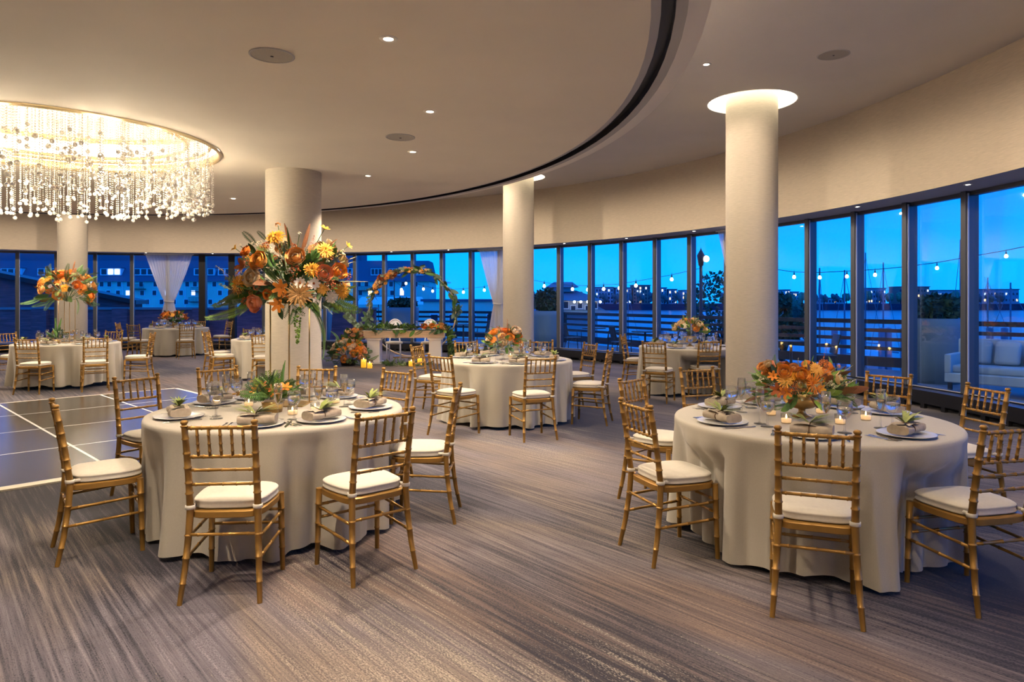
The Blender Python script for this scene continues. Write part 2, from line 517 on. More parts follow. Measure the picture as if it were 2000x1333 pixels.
# long black convector housing in front of the glass, on small feet
trim = empty('trim_1', pol(RC, R_WIN, RAD(50)), 0, kind='structure')
m = MB()
pr = [(R_WIN - 0.08, 0.07), (R_WIN - 0.30, 0.07), (R_WIN - 0.30, 0.25), (R_WIN - 0.08, 0.25)]
m.lathe(pr, 150, (RC.x - trim.location.x, RC.y - trim.location.y, 0), A0 + 0.01, A1 - 0.01)
ob('convector_housing', m.mesh('convector_housing', BLACK, False), trim)
fm = MB(); fm.box((0, 0, 0.035), (0.05, 0.07, 0.07)); fmesh = fm.mesh('foot', BLACK, False)
for k in range(len(mull) - 1):
    for fr in (0.15, 0.5, 0.85):
        a = RAD(mull[k] + fr * (mull[k + 1] - mull[k]))
        ob('foot', fmesh, trim, pol(RC, R_WIN - 0.27, a) - trim.location, (0, 0, a))

# ------------------------------------------------------------------ lamps
def spot(name, loc, power, col=(1.0, 0.76, 0.50), size=RAD(120), blend=0.6, radius=0.05, tgt=None):
    l = bpy.data.lights.new(name, 'SPOT'); l.energy = power; l.color = col
    l.spot_size = size; l.spot_blend = blend; l.shadow_soft_size = radius
    o = bpy.data.objects.new(name, l); COL.objects.link(o); o.location = loc
    return o
def pnt(name, loc, power, col=(1.0, 0.8, 0.55), radius=0.1, parent=None):
    l = bpy.data.lights.new(name, 'POINT'); l.energy = power; l.color = col; l.shadow_soft_size = radius
    o = bpy.data.objects.new(name, l); COL.objects.link(o); o.location = loc
    if parent is not None: o.parent = parent
    return o

tm = MB(); tm.lathe([(0.030, 0.0), (0.034, -0.006), (0.058, -0.006), (0.062, 0.0), (0.062, 0.004)], 20)
DL_TRIM = tm.mesh('trim_ring', TRIMLT)
tm = MB(); tm.lathe([(0.0, 0.002), (0.033, 0.001)], 20); DL_LENS = tm.mesh('lens', LAMPW)
def downlight(c, z, power, label, group, size=RAD(104), col=(1.0, 0.82, 0.62), sc=1.0):
    o = empty('downlight', (c.x, c.y, z - 0.0005), 0, label=label, cat='ceiling light', group=group)
    ob('trim_ring', DL_TRIM, o, scale=sc); ob('lens', DL_LENS, o, (0, 0, -0.003), rot=(PI, 0, 0), scale=sc)
    s = spot('lamp', (0, 0, -0.03), power, col, size, 0.55 if size < 3 else 0.35, 0.035); s.parent = o
    return o
P_RING, P_OUT, P_SOF = 170, 100, 5
ringlights = []
for k in range(-3, 19):
    a = RAD(-10 + 15.6 * k)
    c = pol(DC, 6.39, a)
    if (c - CHC).length < R_CH + 0.5: continue
    downlight(c, Z_DISC, P_RING, 'small round recessed downlight in the lower disc ceiling', 'downlights of the disc ceiling')
for k in range(-4, 13):
    a = RAD(-9.6 + 14 * k)
    c = pol(RC, 10.6, a)
    c = Vector((2.38, 8.36, 0)) if k == 1 else pol(RC, 10.75, RAD(6.5 + 14 * (k - 1)))
    if (c - DC).length < R_DISC + 0.5: continue
    downlight(c, Z_CEIL, P_OUT, 'small round recessed downlight in the outer ceiling near the glowing columns', 'downlights of the outer ceiling', size=RAD(176))
for k in range(len(mull) - 1):
    if k % 2: continue
    a = RAD((mull[k] + mull[k + 1]) / 2)
    downlight(pol(RC, R_HEAD + 0.2, a), Z_HEAD, P_SOF, 'tiny recessed downlight in the soffit above the windows', 'soffit downlights', size=RAD(100), col=(1, 0.85, 0.65), sc=0.8)

# ceiling loudspeakers
def ceiling_speaker(px, py, z, label, r=0.155):
    c = P(px, py, z)
    o = empty('ceiling_speaker', (c.x, c.y, z - 0.0005), 0, label=label, cat='speaker')
    m = MB(); m.lathe([(r, 0.004), (r, -0.004), (r - 0.012, -0.008), (r - 0.015, -0.004)], 36); ob('bezel', m.mesh('bezel', TRIMGR), o)
    m = MB(); m.lathe([(r - 0.015, -0.004), (0.012, -0.008), (0.0, -0.008)], 36); ob('grille', m.mesh('grille', mat('speaker_grille', (0.42, 0.38, 0.33), 0.7, noise=0.15, nscale=300)), o)
    m = MB(); m.lathe([(0.012, -0.008), (0.010, -0.012), (0, -0.012)], 12); ob('centre_badge', m.mesh('centre_badge', BLACK), o)
ceiling_speaker(531, 108, Z_DISC, 'large round grey ceiling speaker above the largest tall bouquet')
ceiling_speaker(782, 268, Z_DISC, 'round grey ceiling speaker between the downlights of the disc ceiling')
ceiling_speaker(1628, 107, Z_CEIL, 'round beige ceiling speaker in the outer ceiling beside the glowing column', 0.18)

# ------------------------------------------------------------------ columns
def column(key, ztop, label, lit):
    c = COLS[key]
    o = empty('column', (c.x, c.y, 0), 0, label=label, cat='column')
    m = MB(); m.lathe([(R_COL, 0), (R_COL, ztop + (0.32 if lit else 0.0))], 64); ob('shaft', m.mesh('shaft', COLUMNM), o)
    m = MB(); m.lathe([(R_COL + 0.012, 0), (R_COL + 0.012, 0.10), (R_COL, 0.10)], 64); ob('base_trim', m.mesh('base_trim', TRIMGR, False), o)
    if lit:
        m = MB(); m.lathe([(R_COVE, ztop), (R_COVE, ztop + 0.30), (R_COL, ztop + 0.30)], 64); ob('cove_recess', m.mesh('cove_recess', WHITE, False), o)
        m = MB(); m.lathe([(R_COVE, ztop + 0.002), (R_COVE + 0.02, ztop - 0.006), (R_COVE + 0.025, ztop + 0.002)], 64); ob('cove_lip', m.mesh('cove_lip', WHITE), o)
        m = MB(); m.lathe([(R_COVE - 0.05, ztop + 0.27), (R_COL + 0.07, ztop + 0.27)], 64); ob('cove_lamp', m.mesh('cove_lamp', COVEW, False), o)
    return o
column('right', Z_CEIL, 'thick round column glowing at its top, behind the bright orange pedestal bouquet', True)
column('mid', Z_CEIL, 'round column with a glowing top beside the tied sheer curtain', True)
column('left', Z_DISC, 'thick round column directly behind the largest tall bouquet', False)
column('far', Z_CEIL, 'round column behind the table across the dance floor', False)

# ------------------------------------------------------------------ chandelier
ch = empty('crystal_chandelier', (CHC.x, CHC.y, Z_DISC), 0, label='huge round crystal strand chandelier glowing in a ceiling recess', cat='chandelier')
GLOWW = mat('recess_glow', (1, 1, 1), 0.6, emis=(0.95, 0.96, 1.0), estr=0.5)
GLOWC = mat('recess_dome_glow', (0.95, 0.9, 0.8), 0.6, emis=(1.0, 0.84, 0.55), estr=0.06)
m = MB(); m.lathe([(R_CH, -0.01), (R_CH - 0.03, -0.025), (R_CH - 0.05, 0.02), (R_CH - 0.05, 0.08)], 96); ob('lower_gold_rim', m.mesh('lower_gold_rim', GOLDTRIM), ch)
m = MB(); m.lathe([(R_CH - 0.02, 0.08), (R_CH - 0.02, 0.36)], 96); ob('glowing_band', m.mesh('glowing_band', GLOWW), ch)
m = MB(); m.lathe([(R_CH - 0.02, 0.36), (R_CH - 0.09, 0.36), (R_CH - 0.09, 0.40), (R_CH - 0.04, 0.42)], 96); ob('upper_gold_rim', m.mesh('upper_gold_rim', GOLDTRIM), ch)
m = MB(); m.lathe([(R_CH - 0.04, 0.42), (R_CH - 0.1, 0.62), (R_CH * 0.75, 0.74), (R_CH * 0.4, 0.80), (0, 0.82)], 96); ob('dome', m.mesh('dome', GLOWC), ch)
m = MB(); m.lathe([(R_CH - 0.15, 0.10), (R_CH - 0.13, 0.12), (R_CH - 0.11, 0.10), (R_CH - 0.13, 0.08), (R_CH - 0.15, 0.10)], 96)
m.lathe([(R_CH - 0.40, 0.10), (R_CH - 0.38, 0.12), (R_CH - 0.36, 0.10), (R_CH - 0.38, 0.08), (R_CH - 0.40, 0.10)], 96)
ob('hanging_frame', m.mesh('hanging_frame', GOLDTRIM), ch)
strands = []
rnd = random.Random(3)
for v, ln in enumerate([0.34, 0.42, 0.52, 0.58, 0.66, 0.72, 0.76]):
    m = MB(); z = 0.74
    while z > 0.10 - ln:
        m.octa((0, 0, z), 0.0078); z -= 0.024
    m.sphere((0, 0, 0.10 - ln - 0.018), 0.024, 8, 6)
    if v % 2: m.sphere((0, 0, 0.10 - ln * 0.55), 0.020, 8, 6)
    if v % 3 == 0: m.sphere((0, 0, 0.36), 0.02, 8, 6)
    strands.append(m.mesh('crystal_strand', CRYSTAL, smooth=False))
nst = 290
for i in range(nst):
    a = 2 * PI * (i * 0.6180339)
    r = R_CH - 0.10 - 0.42 * rnd.random() ** 1.5
    ob('crystal_strand', strands[rnd.choice([0, 1, 1, 2, 3, 3, 4, 5, 5, 6, 6])], ch, (r * math.cos(a), r * math.sin(a), rnd.uniform(-0.03, 0.01)), (0, 0, rnd.random() * 6))
mx = MB()
for i in range(380):
    a = rnd.random() * 2 * PI; r = R_CH - 0.10 - 0.42 * rnd.random() ** 1.5
    ln = rnd.choice([0.36, 0.5, 0.6, 0.68, 0.74]); z = 0.70
    c = Vector((r * math.cos(a), r * math.sin(a), 0))
    while z > 0.10 - ln:
        mx.octa(c + Vector((0, 0, z)), 0.0072); z -= 0.027
    mx.sphere(c + Vector((0, 0, 0.10 - ln - 0.016)), 0.022, 6, 5)
tag(ob('crystal_fringe', mx.mesh('crystal_fringe', CRYSTAL, False), ch), kind='stuff')
for k in range(6):
    a = 2 * PI * (k + 0.5) / 6
    pnt('lamp', (1.0 * math.cos(a), 1.0 * math.sin(a), -0.50), 32, (1.0, 0.84, 0.62), 0.12, ch)

# ------------------------------------------------------------------ dance floor
UD = Vector((0.70, 0.714, 0)); ND = Vector((-0.714, 0.70, 0))
df = empty('dance_floor', UD * 1.0 + ND * 9.5, 0, label='glossy dark tiled dance floor with pale joints and edge trim', cat='dance floor')
rows = [6.80, 8.22, 9.57, 10.95, 12.36]
cols_u = [-6.9, -5.43, -3.96, -2.49, -1.02, 0.45, 1.86, 3.19, 4.33]
TILE = mat('polished_dark_tile', (0.060, 0.055, 0.050), 0.22, spec=0.6, noise=0.25, nscale=3)
JOINT = mat('pale_joint', (0.62, 0.60, 0.58), 0.5)
EDGE = mat('cream_edge_trim', (0.66, 0.60, 0.48), 0.5)
ang = math.atan2(UD.y, UD.x)
for i in range(4):
    for j in range(len(cols_u) - 1):
        if i < 2 and j == len(cols_u) - 2: continue
        u0, u1, n0, n1 = cols_u[j], cols_u[j + 1], rows[i], rows[i + 1]
        c = UD * (u0 + u1) / 2 + ND * (n0 + n1) / 2
        m = MB(); m.box((0, 0, 0.008), (u1 - u0 - 0.028, n1 - n0 - 0.028, 0.016))
        ob('tile', m.mesh('tile', TILE, False), df, c - df.location, (0, 0, ang))
m = MB()
for (u0, u1, n0, n1) in ((cols_u[0], cols_u[-2], rows[0], rows[2]), (cols_u[0], cols_u[-1], rows[2], rows[4])):
    c = UD * (u0 + u1) / 2 + ND * (n0 + n1) / 2 - df.location
    m.box((c.x, c.y, 0.0076), (u1 - u0, n1 - n0, 0.0152), ang)
ob('joint_bed', m.mesh('joint_bed', JOINT, False), df)
m = MB()
for (u0, u1, n, w) in ((cols_u[0], cols_u[-2], rows[0] - 0.05, 0.11), (cols_u[0], cols_u[-1], rows[4] + 0.02, 0.05)):
    c = UD * (u0 + u1) / 2 + ND * n - df.location
    m.box((c.x, c.y, 0.007), (u1 - u0, w, 0.015), ang)
c = UD * (cols_u[-1] + 0.02) + ND * (rows[2] + rows[4]) / 2 - df.location
m.box((c.x, c.y, 0.007), (0.05, rows[4] - rows[2], 0.015), ang)
ob('edge_trim', m.mesh('edge_trim', EDGE, False), df)

# ------------------------------------------------------------------ sheer curtains, tied in at the waist
def curtain(px, label, top=0.66, waist=0.13, bot=0.36, zw=1.46, shift=0.0):
    t = (px - 1000) / FPX
    R = R_WIN - 0.20
    A = 1 + t * t; B = -2 * (t * RC.x + RC.y); C = RC.x ** 2 + RC.y ** 2 - R * R
    d = (-B + math.sqrt(B * B - 4 * A * C)) / (2 * A)
    c = Vector((t * d, d, 0))
    a = math.atan2(c.y - RC.y, c.x - RC.x)
    o = empty('sheer_curtain', (c.x, c.y, 0), a + PI / 2, label=label, cat='curtain')
    rows = []
    nz, nx = 34, 90
    for i in range(nz + 1):
        z = 0.04 + (Z_HEAD - 0.06) * i / nz
        if z > zw:
            q = (z - zw) / (Z_HEAD - zw); w = waist + (top - waist) * q ** 0.85
            ctr = shift * (1 - q)
        else:
            q = (zw - z) / zw; w = waist + (bot - waist) * (1 - (1 - q) ** 1.7)
            ctr = shift * (1 - q)
        amp = 0.018 + 0.03 * (1 - w / top) 
        row = []
        for k in range(nx + 1):
            u = -1 + 2 * k / nx
            y = amp * math.sin(u * 15 * PI) + 0.35 * amp * math.sin(u * 37 + 1.3) + 0.03 * (1 - u * u) * (1 - w / top)
            row.append(Vector((ctr + u * w, y - 0.02, z)))
        rows.append(row)
    m = MB(); m.grid(rows); ob('voile', m.mesh('voile', SHEER), o)
    m = MB(); m.tube([(shift + (waist + 0.015) * math.cos(b), -0.0 + 0.075 * math.sin(b), zw + 0.012 * math.sin(b * 2)) for b in [2 * PI * k / 24 for k in range(24)]], 0.016, 6, closed=True)
    ob('tie_band', m.mesh('tie_band', SHEER), o)
    m = MB(); m.box((0, 0, Z_HEAD - 0.02), (2 * top + 0.04, 0.05, 0.03)); ob('curtain_track', m.mesh('curtain_track', WHITE, False), o)
curtain(330, 'white sheer curtain tied at the waist above the far bronze bouquet', 0.70, 0.13, 0.34, 1.50)
curtain(972, 'white sheer curtain tied beside the round column with a glowing top', 0.66, 0.13, 0.36, 1.44)
curtain(1447, 'white sheer curtain partly hidden by the thick glowing column', 0.66, 0.13, 0.36, 1.46)
curtain(574, 'white sheer curtain behind the column with the largest bouquet', 0.66, 0.16, 0.92, 1.9)
# ------------------------------------------------------------------ gold bamboo-turned chairs
def nodes_path(p0, p1, r, nodes, steps=1, bump=1.26, w=0.004, taper=None):
    """straight turned stick: list of points and radii with raised bamboo rings at the fractions in nodes"""
    p0, p1 = Vector(p0), Vector(p1); L = (p1 - p0).length
    ts = [(0, r), (1, r)]
    for n in nodes:
        d = w / L
        ts += [(n - d, r), (n - d * 0.4, r * bump), (n + d * 0.4, r * bump), (n + d, r)]
    ts.sort()
    pts = [p0.lerp(p1, t) for t, _ in ts]
    rr = [q * ((1 - t) + taper * t if taper else 1) for t, q in ts]
    return pts, rr

def poly_nodes(path, radii, nodes, bump=1.2, w=0.0045):
    """stick along a bent path; nodes given as heights z"""
    out = []
    for i in range(len(path) - 1):
        a, b = Vector(path[i]), Vector(path[i + 1]); ra, rb = radii[i], radii[i + 1]
        ts = [0.0]
        L = (b - a).length
        out.append((a, ra))
        for z in nodes:
            if min(a.z, b.z) < z < max(a.z, b.z):
                t = (z - a.z) / (b.z - a.z)
                for dt, k in ((-w / L, 1), (-0.4 * w / L, bump), (0.4 * w / L, bump), (w / L, 1)):
                    tt = min(1, max(0, t + dt)); out.append((a.lerp(b, tt), (ra + (rb - ra) * tt) * k))
    out.append((Vector(path[-1]), radii[-1]))
    # keep order along path
    return [p for p, _ in out], [q for _, q in out]

def cushion_outline(n=48, wf=0.205, wb=0.178, yf=0.20, yb=-0.165, e=4.2):
    pts = []
    for k in range(n):
        a = 2 * PI * k / n
        c, s = math.cos(a), math.sin(a)
        x = math.copysign(abs(c) ** (2 / e), c); y = math.copysign(abs(s) ** (2 / (e if s < 0 else 2.7)), s)
        yy = yb + (yf - yb) * (y + 1) / 2
        wd = wb + (wf - wb) * (y + 1) / 2
        pts.append(Vector((x * wd, yy, 0)))
    return pts

def build_chair():
    t = empty('chiavari_chair')
    ring_z = [0.10, 0.24, 0.36]
    for s in (-1, 1):
        p, r = poly_nodes([(s * 0.196, 0.19, 0), (s * 0.188, 0.178, 0.44)], [0.0135, 0.0185], [0.13, 0.24, 0.35])
        m = MB(); m.tube(p, r, 10); ob('leg', m.mesh('leg', GOLD, True, RAD(55)), t)
    for s in (-1, 1):
        p, r = poly_nodes([(s * 0.196, -0.245, 0), (s * 0.183, -0.212, 0.16), (s * 0.172, -0.188, 0.34), (s * 0.168, -0.180, 0.46), (s * 0.168, -0.200, 0.62), (s * 0.169, -0.224, 0.77), (s * 0.171, -0.247, 0.893)],
                          [0.0125, 0.0155, 0.0175, 0.018, 0.017, 0.0165, 0.0155], [0.10, 0.22, 0.33, 0.545, 0.60, 0.68, 0.755, 0.83])
        m = MB(); m.tube(p, r, 10)
        tp = Vector((s * 0.171, -0.249, 0.902))
        m.lathe([(0.0165, -0.012), (0.020, -0.006), (0.012, 0.0), (0.018, 0.008), (0.019, 0.015), (0.013, 0.022), (0.0, 0.024)], 10, tp)
        ob('back_post', m.mesh('back_post', GOLD, True, RAD(55)), t)
    def rail(name, p0, p1, r, nodes=(0.12, 0.5, 0.88)):
        p, q = nodes_path(p0, p1, r, nodes); m = MB(); m.tube(p, q, 8); return ob(name, m.mesh(name, GOLD), t)
    yb = {0.885: -0.2455, 0.735: -0.2184, 0.665: -0.2072, 0.59: -0.1962}
    rail('top_rail', (-0.168, yb[0.885], 0.885), (0.168, yb[0.885], 0.885), 0.0098, (0.09, 0.24, 0.37, 0.5, 0.63, 0.76, 0.91))
    rail('back_rail', (-0.168, yb[0.735], 0.735), (0.168, yb[0.735], 0.735), 0.0092, (0.09, 0.24, 0.37, 0.5, 0.63, 0.76, 0.91))
    rail('back_rail', (-0.168, yb[0.665], 0.665), (0.168, yb[0.665], 0.665), 0.0082, (0.1, 0.3, 0.5, 0.7, 0.9))
    rail('back_rail', (-0.168, yb[0.59], 0.59), (0.168, yb[0.59], 0.59), 0.0082, (0.1, 0.3, 0.5, 0.7, 0.9))
    for k in range(5):
        x = -0.168 + 0.336 * (k + 1) / 6
        p, q = nodes_path((x, yb[0.735], 0.735), (x, yb[0.885], 0.885), 0.0078, (0.2, 0.45, 0.75)); m = MB(); m.tube(p, q, 8); ob('spindle', m.mesh('spindle', GOLD), t)
    # seat frame: bowed rim board
    o = cushion_outline(48, 0.212, 0.186, 0.205, -0.192, 5)
    m = MB()
    rowsp = []
    for ins, z in ((0.010, 0.412), (0.0, 0.418), (0.0, 0.446), (0.008, 0.452), (0.06, 0.452), (0.06, 0.412), (0.010, 0.412)):
        cy = 0.0
        rowsp.append([Vector((p.x * (1 - ins / 0.2), cy + (p.y - cy) * (1 - ins / 0.2), z)) for p in o])
    m.grid(rowsp, closed=True)
    m._add([Vector((p.x * 0.72, p.y * 0.72, 0.44)) for p in o], [tuple(range(48))])
    ob('seat_frame', m.mesh('seat_frame', GOLD, True, RAD(40)), t)
    # stretchers
    for s in (-1, 1):
        rail('stretcher', (s * 0.178, -0.197, 0.315), (s * 0.191, 0.182, 0.335), 0.0085, (0.15, 0.5, 0.85))
        rail('stretcher', (s * 0.183, -0.212, 0.215), (s * 0.193, 0.185, 0.235), 0.0085, (0.15, 0.5, 0.85))
    rail('stretcher', (-0.191, 0.182, 0.345), (0.191, 0.182, 0.345), 0.0085, (0.15, 0.5, 0.85))
    rail('stretcher', (-0.192, 0.184, 0.27), (0.192, 0.184, 0.27), 0.0085, (0.15, 0.5, 0.85))
    rail('stretcher', (-0.176, -0.195, 0.335), (0.176, -0.195, 0.335), 0.0085, (0.15, 0.5, 0.85))
    # cushion
    o = cushion_outline()
    rowsp = []
    for sc, z in ((0.90, 0.452), (0.97, 0.455), (1.0, 0.458), (1.018, 0.4625), (1.0, 0.467), (1.0, 0.486), (1.018, 0.4905), (0.995, 0.496), (0.93, 0.503), (0.75, 0.509), (0.5, 0.512), (0.2, 0.513)):
        rowsp.append([Vector((p.x * sc, 0.018 + (p.y - 0.018) * sc, z)) for p in o])
    m = MB(); m.grid(rowsp, closed=True); m._add([p for p in rowsp[-1]], [tuple(range(len(o)))])
    cu = ob('seat_cushion', m.mesh('seat_cushion', IVORY), t)
    for s in (-1, 1):
        m = MB(); m.lathe([(0.0205, 0.462), (0.0245, 0.463), (0.025, 0.472), (0.0245, 0.482), (0.0205, 0.483)], 12, (s * 0.168, -0.181, 0))
        m.tube([(s * 0.168, -0.160, 0.472), (s * 0.160, -0.13, 0.472)], 0.010, 6)
        ob('tie', m.mesh('tie', IVORY), cu)
    index_kids(t)
    return t

chair0 = build_chair()
chair_used = [False]
def chair(x, y, ang, label, group):
    if not chair_used[0]:
        o = chair0; chair_used[0] = True
    else:
        o = copy_tree(chair0)
    o.location = (x, y, 0); o.rotation_euler = (0, 0, RAD(ang - 90))
    tag(o, label, 'chair', group)
    return o

# ------------------------------------------------------------------ round tables and cloths
R_T, Z_T = 0.84, 0.755
Z_C = Z_T + 0.006
def build_table(x, y, desc, R=R_T):
    t = empty('round_table', (x, y, 0), 0, label='round banquet table under the linen, ' + desc, cat='table')
    m = MB(); m.lathe([(0, Z_T - 0.03), (R - 0.01, Z_T - 0.03), (R, Z_T - 0.02), (R, Z_T - 0.005), (R - 0.005, Z_T), (0, Z_T)], 48); ob('tabletop', m.mesh('tabletop', TRIMGR), t)
    for k in range(4):
        a = PI / 4 + k * PI / 2
        m = MB(); m.tube([(0.45 * math.cos(a), 0.45 * math.sin(a), 0), (0.42 * math.cos(a), 0.42 * math.sin(a), Z_T - 0.03)], 0.016, 8); ob('leg', m.mesh('leg', BLACK), t)
    return t

def build_cloth(x, y, label, seed, chairs, R=R_T, hem=0.02):
    rnd = random.Random(seed)
    na = 240
    # how far the cloth may billow before it meets a chair front
    lim = []
    for k in range(na):
        a = 2 * PI * k / na; d = Vector((math.cos(a), math.sin(a)))
        best = 9.0
        for cx, cy, ca in chairs:
            f = Vector((math.cos(RAD(ca)), math.sin(RAD(ca)))); s = Vector((-f.y, f.x)); o = Vector((x - cx, y - cy))
            ox, oy = o.dot(s), o.dot(f); dx, dy = d.dot(s), d.dot(f)
            t0, t1 = 0.0, 9.0
            for p, v, lo, hi in ((ox, dx, -0.225, 0.225), (oy, dy, -0.30, 0.215)):
                if abs(v) < 1e-6:
                    if p < lo or p > hi: t0 = 99
                    continue
                q0, q1 = (lo - p) / v, (hi - p) / v
                if q0 > q1: q0, q1 = q1, q0
                t0 = max(t0, q0); t1 = min(t1, q1)
            if t0 < t1: best = min(best, t0)
        lim.append(best - 0.012)
    lim = [min(lim[(k + q) % na] for q in range(-2, 3)) for k in range(na)]
    comps = [(rnd.randint(5, 7), rnd.random() * 6.3, 0.5), (rnd.randint(9, 11), rnd.random() * 6.3, 0.8), (rnd.randint(14, 17), rnd.random() * 6.3, 0.75), (rnd.randint(21, 25), rnd.random() * 6.3, 0.3)]
    def fold(a): return sum(w * math.sin(n * a + p) for n, p, w in comps) / 1.5
    rows = []
    for r in (0.0001, 0.3, 0.6, 0.78):
        rows.append([Vector((r * math.cos(2 * PI * k / na), r * math.sin(2 * PI * k / na), Z_C)) for k in range(na)])
    for dr, dz in ((-0.012, 0.0), (0.002, -0.004), (0.008, -0.014), (0.010, -0.03)):
        rows.append([Vector(((R + dr) * math.cos(2 * PI * k / na), (R + dr) * math.sin(2 * PI * k / na), Z_C + dz)) for k in range(na)])
    nz = 18
    for i in range(1, nz + 1):
        t = i / nz
        row = []
        z0 = (Z_C - 0.03) * (1 - t) + hem * t
        press = min(1.0, max(0.0, (0.66 - z0) / 0.13)); press = press * press * (3 - 2 * press)
        for k in range(na):
            a = 2 * PI * k / na
            f = fold(a)
            f = math.copysign(abs(f) ** 0.8, f)
            r = R + 0.008 + 0.012 * t + 0.074 * (t ** 1.1 if f > 0 else t ** 0.55) * f
            if lim[k] < 5: r = r + (min(r, lim[k]) - r) * press
            pq = 0.5 - 0.5 * math.sin(27 * a + 1.6 * math.sin(4 * a + seed) + seed)
            r -= 0.040 * min(1.0, t * 1.25) ** 0.8 * pq ** 1.6
            a2 = a + 0.03 * t * math.cos(3 * a + seed) * (1 if lim[k] > 5 else 0)
            h = 0.010 * (1 + math.sin(5 * a + seed)) * t + 0.022 * max(0, -f) * t
            row.append(Vector((r * math.cos(a2), r * math.sin(a2), z0 + h)))
        rows.append(row)
    m = MB(); m.grid(rows, closed=True)
    o = ob('tablecloth', m.mesh('tablecloth', LINEN), None, (x, y, 0))
    return tag(o, label, 'tablecloth')

# ------------------------------------------------------------------ tableware
def build_goblet():
    t = empty('water_goblet')
    # clear bowl, stem and foot
    m = MB(); m.lathe([(0.0, 0.0), (0.034, 0.0), (0.034, 0.0025), (0.012, 0.006), (0.005, 0.014), (0.0045, 0.055), (0.007, 0.066), (0.020, 0.076), (0.031, 0.090), (0.0365, 0.110), (0.0365, 0.130), (0.033, 0.152), (0.0318, 0.152), (0.035, 0.130), (0.035, 0.110), (0.0295, 0.091), (0.018, 0.078), (0.0, 0.072)], 20)
    ob('glass', m.mesh('glass', GLASS), t)
    m = MB(); m.lathe([(0.0, 0.0735), (0.0175, 0.079), (0.029, 0.0925), (0.0342, 0.110), (0.0342, 0.124), (0.0, 0.124)], 20)
    ob('water', m.mesh('water', WATER), t)
    t.scale = (1.18, 1.18, 1.22); index_kids(t); return t
def build_flute():
    t = empty('champagne_flute')
    m = MB(); m.lathe([(0.0, 0.0), (0.032, 0.0), (0.032, 0.0025), (0.010, 0.006), (0.004, 0.014), (0.0038, 0.075), (0.007, 0.088), (0.017, 0.112), (0.0235, 0.145), (0.0245, 0.175), (0.022, 0.215), (0.0208, 0.215), (0.0232, 0.175), (0.0222, 0.146), (0.0155, 0.114), (0.0, 0.092)], 18)
    ob('glass', m.mesh('glass', GLASS), t)
    m = MB(); m.lathe([(0.0, 0.094), (0.0150, 0.1155), (0.0215, 0.147), (0.0225, 0.158), (0.0, 0.158)], 18)
    ob('sparkling_wine', m.mesh('sparkling_wine', WINE), t)
    t.scale = (1.15, 1.15, 1.08); index_kids(t); return t
def build_plate():
    m = MB(); m.lathe([(0, 0.0), (0.09, 0.0), (0.10, 0.004), (0.150, 0.013), (0.153, 0.016), (0.149, 0.0175), (0.103, 0.009), (0.094, 0.006), (0, 0.005)], 40)
    return m.mesh('charger_plate', PLATE)
LEAFG = mat('sprig_green', (0.22, 0.26, 0.06), 0.55, noise=0.3, nscale=30)
TWINE = mat('brown_twine', (0.13, 0.07, 0.035), 0.9)
def build_napkin(v):
    rnd = random.Random(40 + v)
    t = empty('folded_napkin')
    rows = []
    L, W = 0.108, 0.064
    prof = []
    nx, ny = 18, 16
    for i in range(nx + 1):
        u = -1 + 2 * i / nx
        pinch = 0.72 + 0.28 * min(1, abs(u + 0.1) * 1.9)
        row = []
        for k in range(ny):
            a = 2 * PI * k / ny
            c, s = math.cos(a), math.sin(a)
            yy = math.copysign(abs(c) ** 0.55, c) * W * pinch * (1 + 0.10 * math.sin(4 * u + v))
            zz = (math.copysign(abs(s) ** 0.7, s) * 0.5 + 0.5) * 0.052 * (0.65 + 0.35 * pinch) * (1 + 0.12 * math.sin(9 * c + 3 * u))
            row.append(Vector((u * L, yy, max(0.0, zz))))
        rows.append(row)
    m = MB(); m.grid(rows, closed=True); m._add(rows[0], [tuple(range(ny))[::-1]]); m._add(rows[-1], [tuple(range(ny))])
    # loose top fold
    tf = []
    for i in range(9):
        u = i / 8
        tf.append([Vector((-0.09 + 0.17 * u, -0.052 + 0.104 * w / 6, 0.053 + 0.006 * math.sin(5 * u + w) + 0.004 * math.sin(w * 2.0))) for w in range(7)])
    m.grid(tf)
    ob('cloth', m.mesh('cloth', NAPKIN), t)
    m = MB(); m.tube([(-0.01, 0.052 * math.cos(b), 0.027 + 0.031 * math.sin(b)) for b in [2 * PI * k / 16 for k in range(16)]], 0.003, 5, closed=True)
    ob('twine', m.mesh('twine', TWINE), t)
    m = MB()
    for k in range(40):
        a = rnd.uniform(-0.5, 0.5) + (0 if rnd.random() < 0.75 else PI)
        l = rnd.uniform(0.07, 0.17); w = rnd.uniform(0.005, 0.010); h = rnd.uniform(0.015, 0.06)
        d = Vector((math.cos(a), math.sin(a), 0)); n = Vector((-d.y, d.x, 0))
        p0 = Vector((-0.015, 0, 0.058))
        p1 = p0 + d * l * 0.5 + Vector((0, 0, h * 0.7)); p2 = p0 + d * l + Vector((0, 0, h))
        m._add([p0 - n * w * 0.4, p0 + n * w * 0.4, p1 + n * w, p1 - n * w, p2], [(0, 1, 2, 3), (3, 2, 4)])
    ob('sprig', m.mesh('sprig', LEAFG), t)
    index_kids(t); return t
def build_fork():
    m = MB()
    m.box((0, -0.055, 0.003), (0.008, 0.09, 0.003)); m.box((0, -0.09, 0.003), (0.013, 0.035, 0.003)); m.box((0, 0.0, 0.0035), (0.006, 0.03, 0.003))
    m.bevbox((0, 0.028, 0.004), (0.020, 0.030, 0.0026), 0.001)
    for k in range(4): m.box((-0.0082 + 0.00547 * k, 0.062, 0.004), (0.0028, 0.042, 0.0022))
    return m.mesh('fork', SILVER, False)
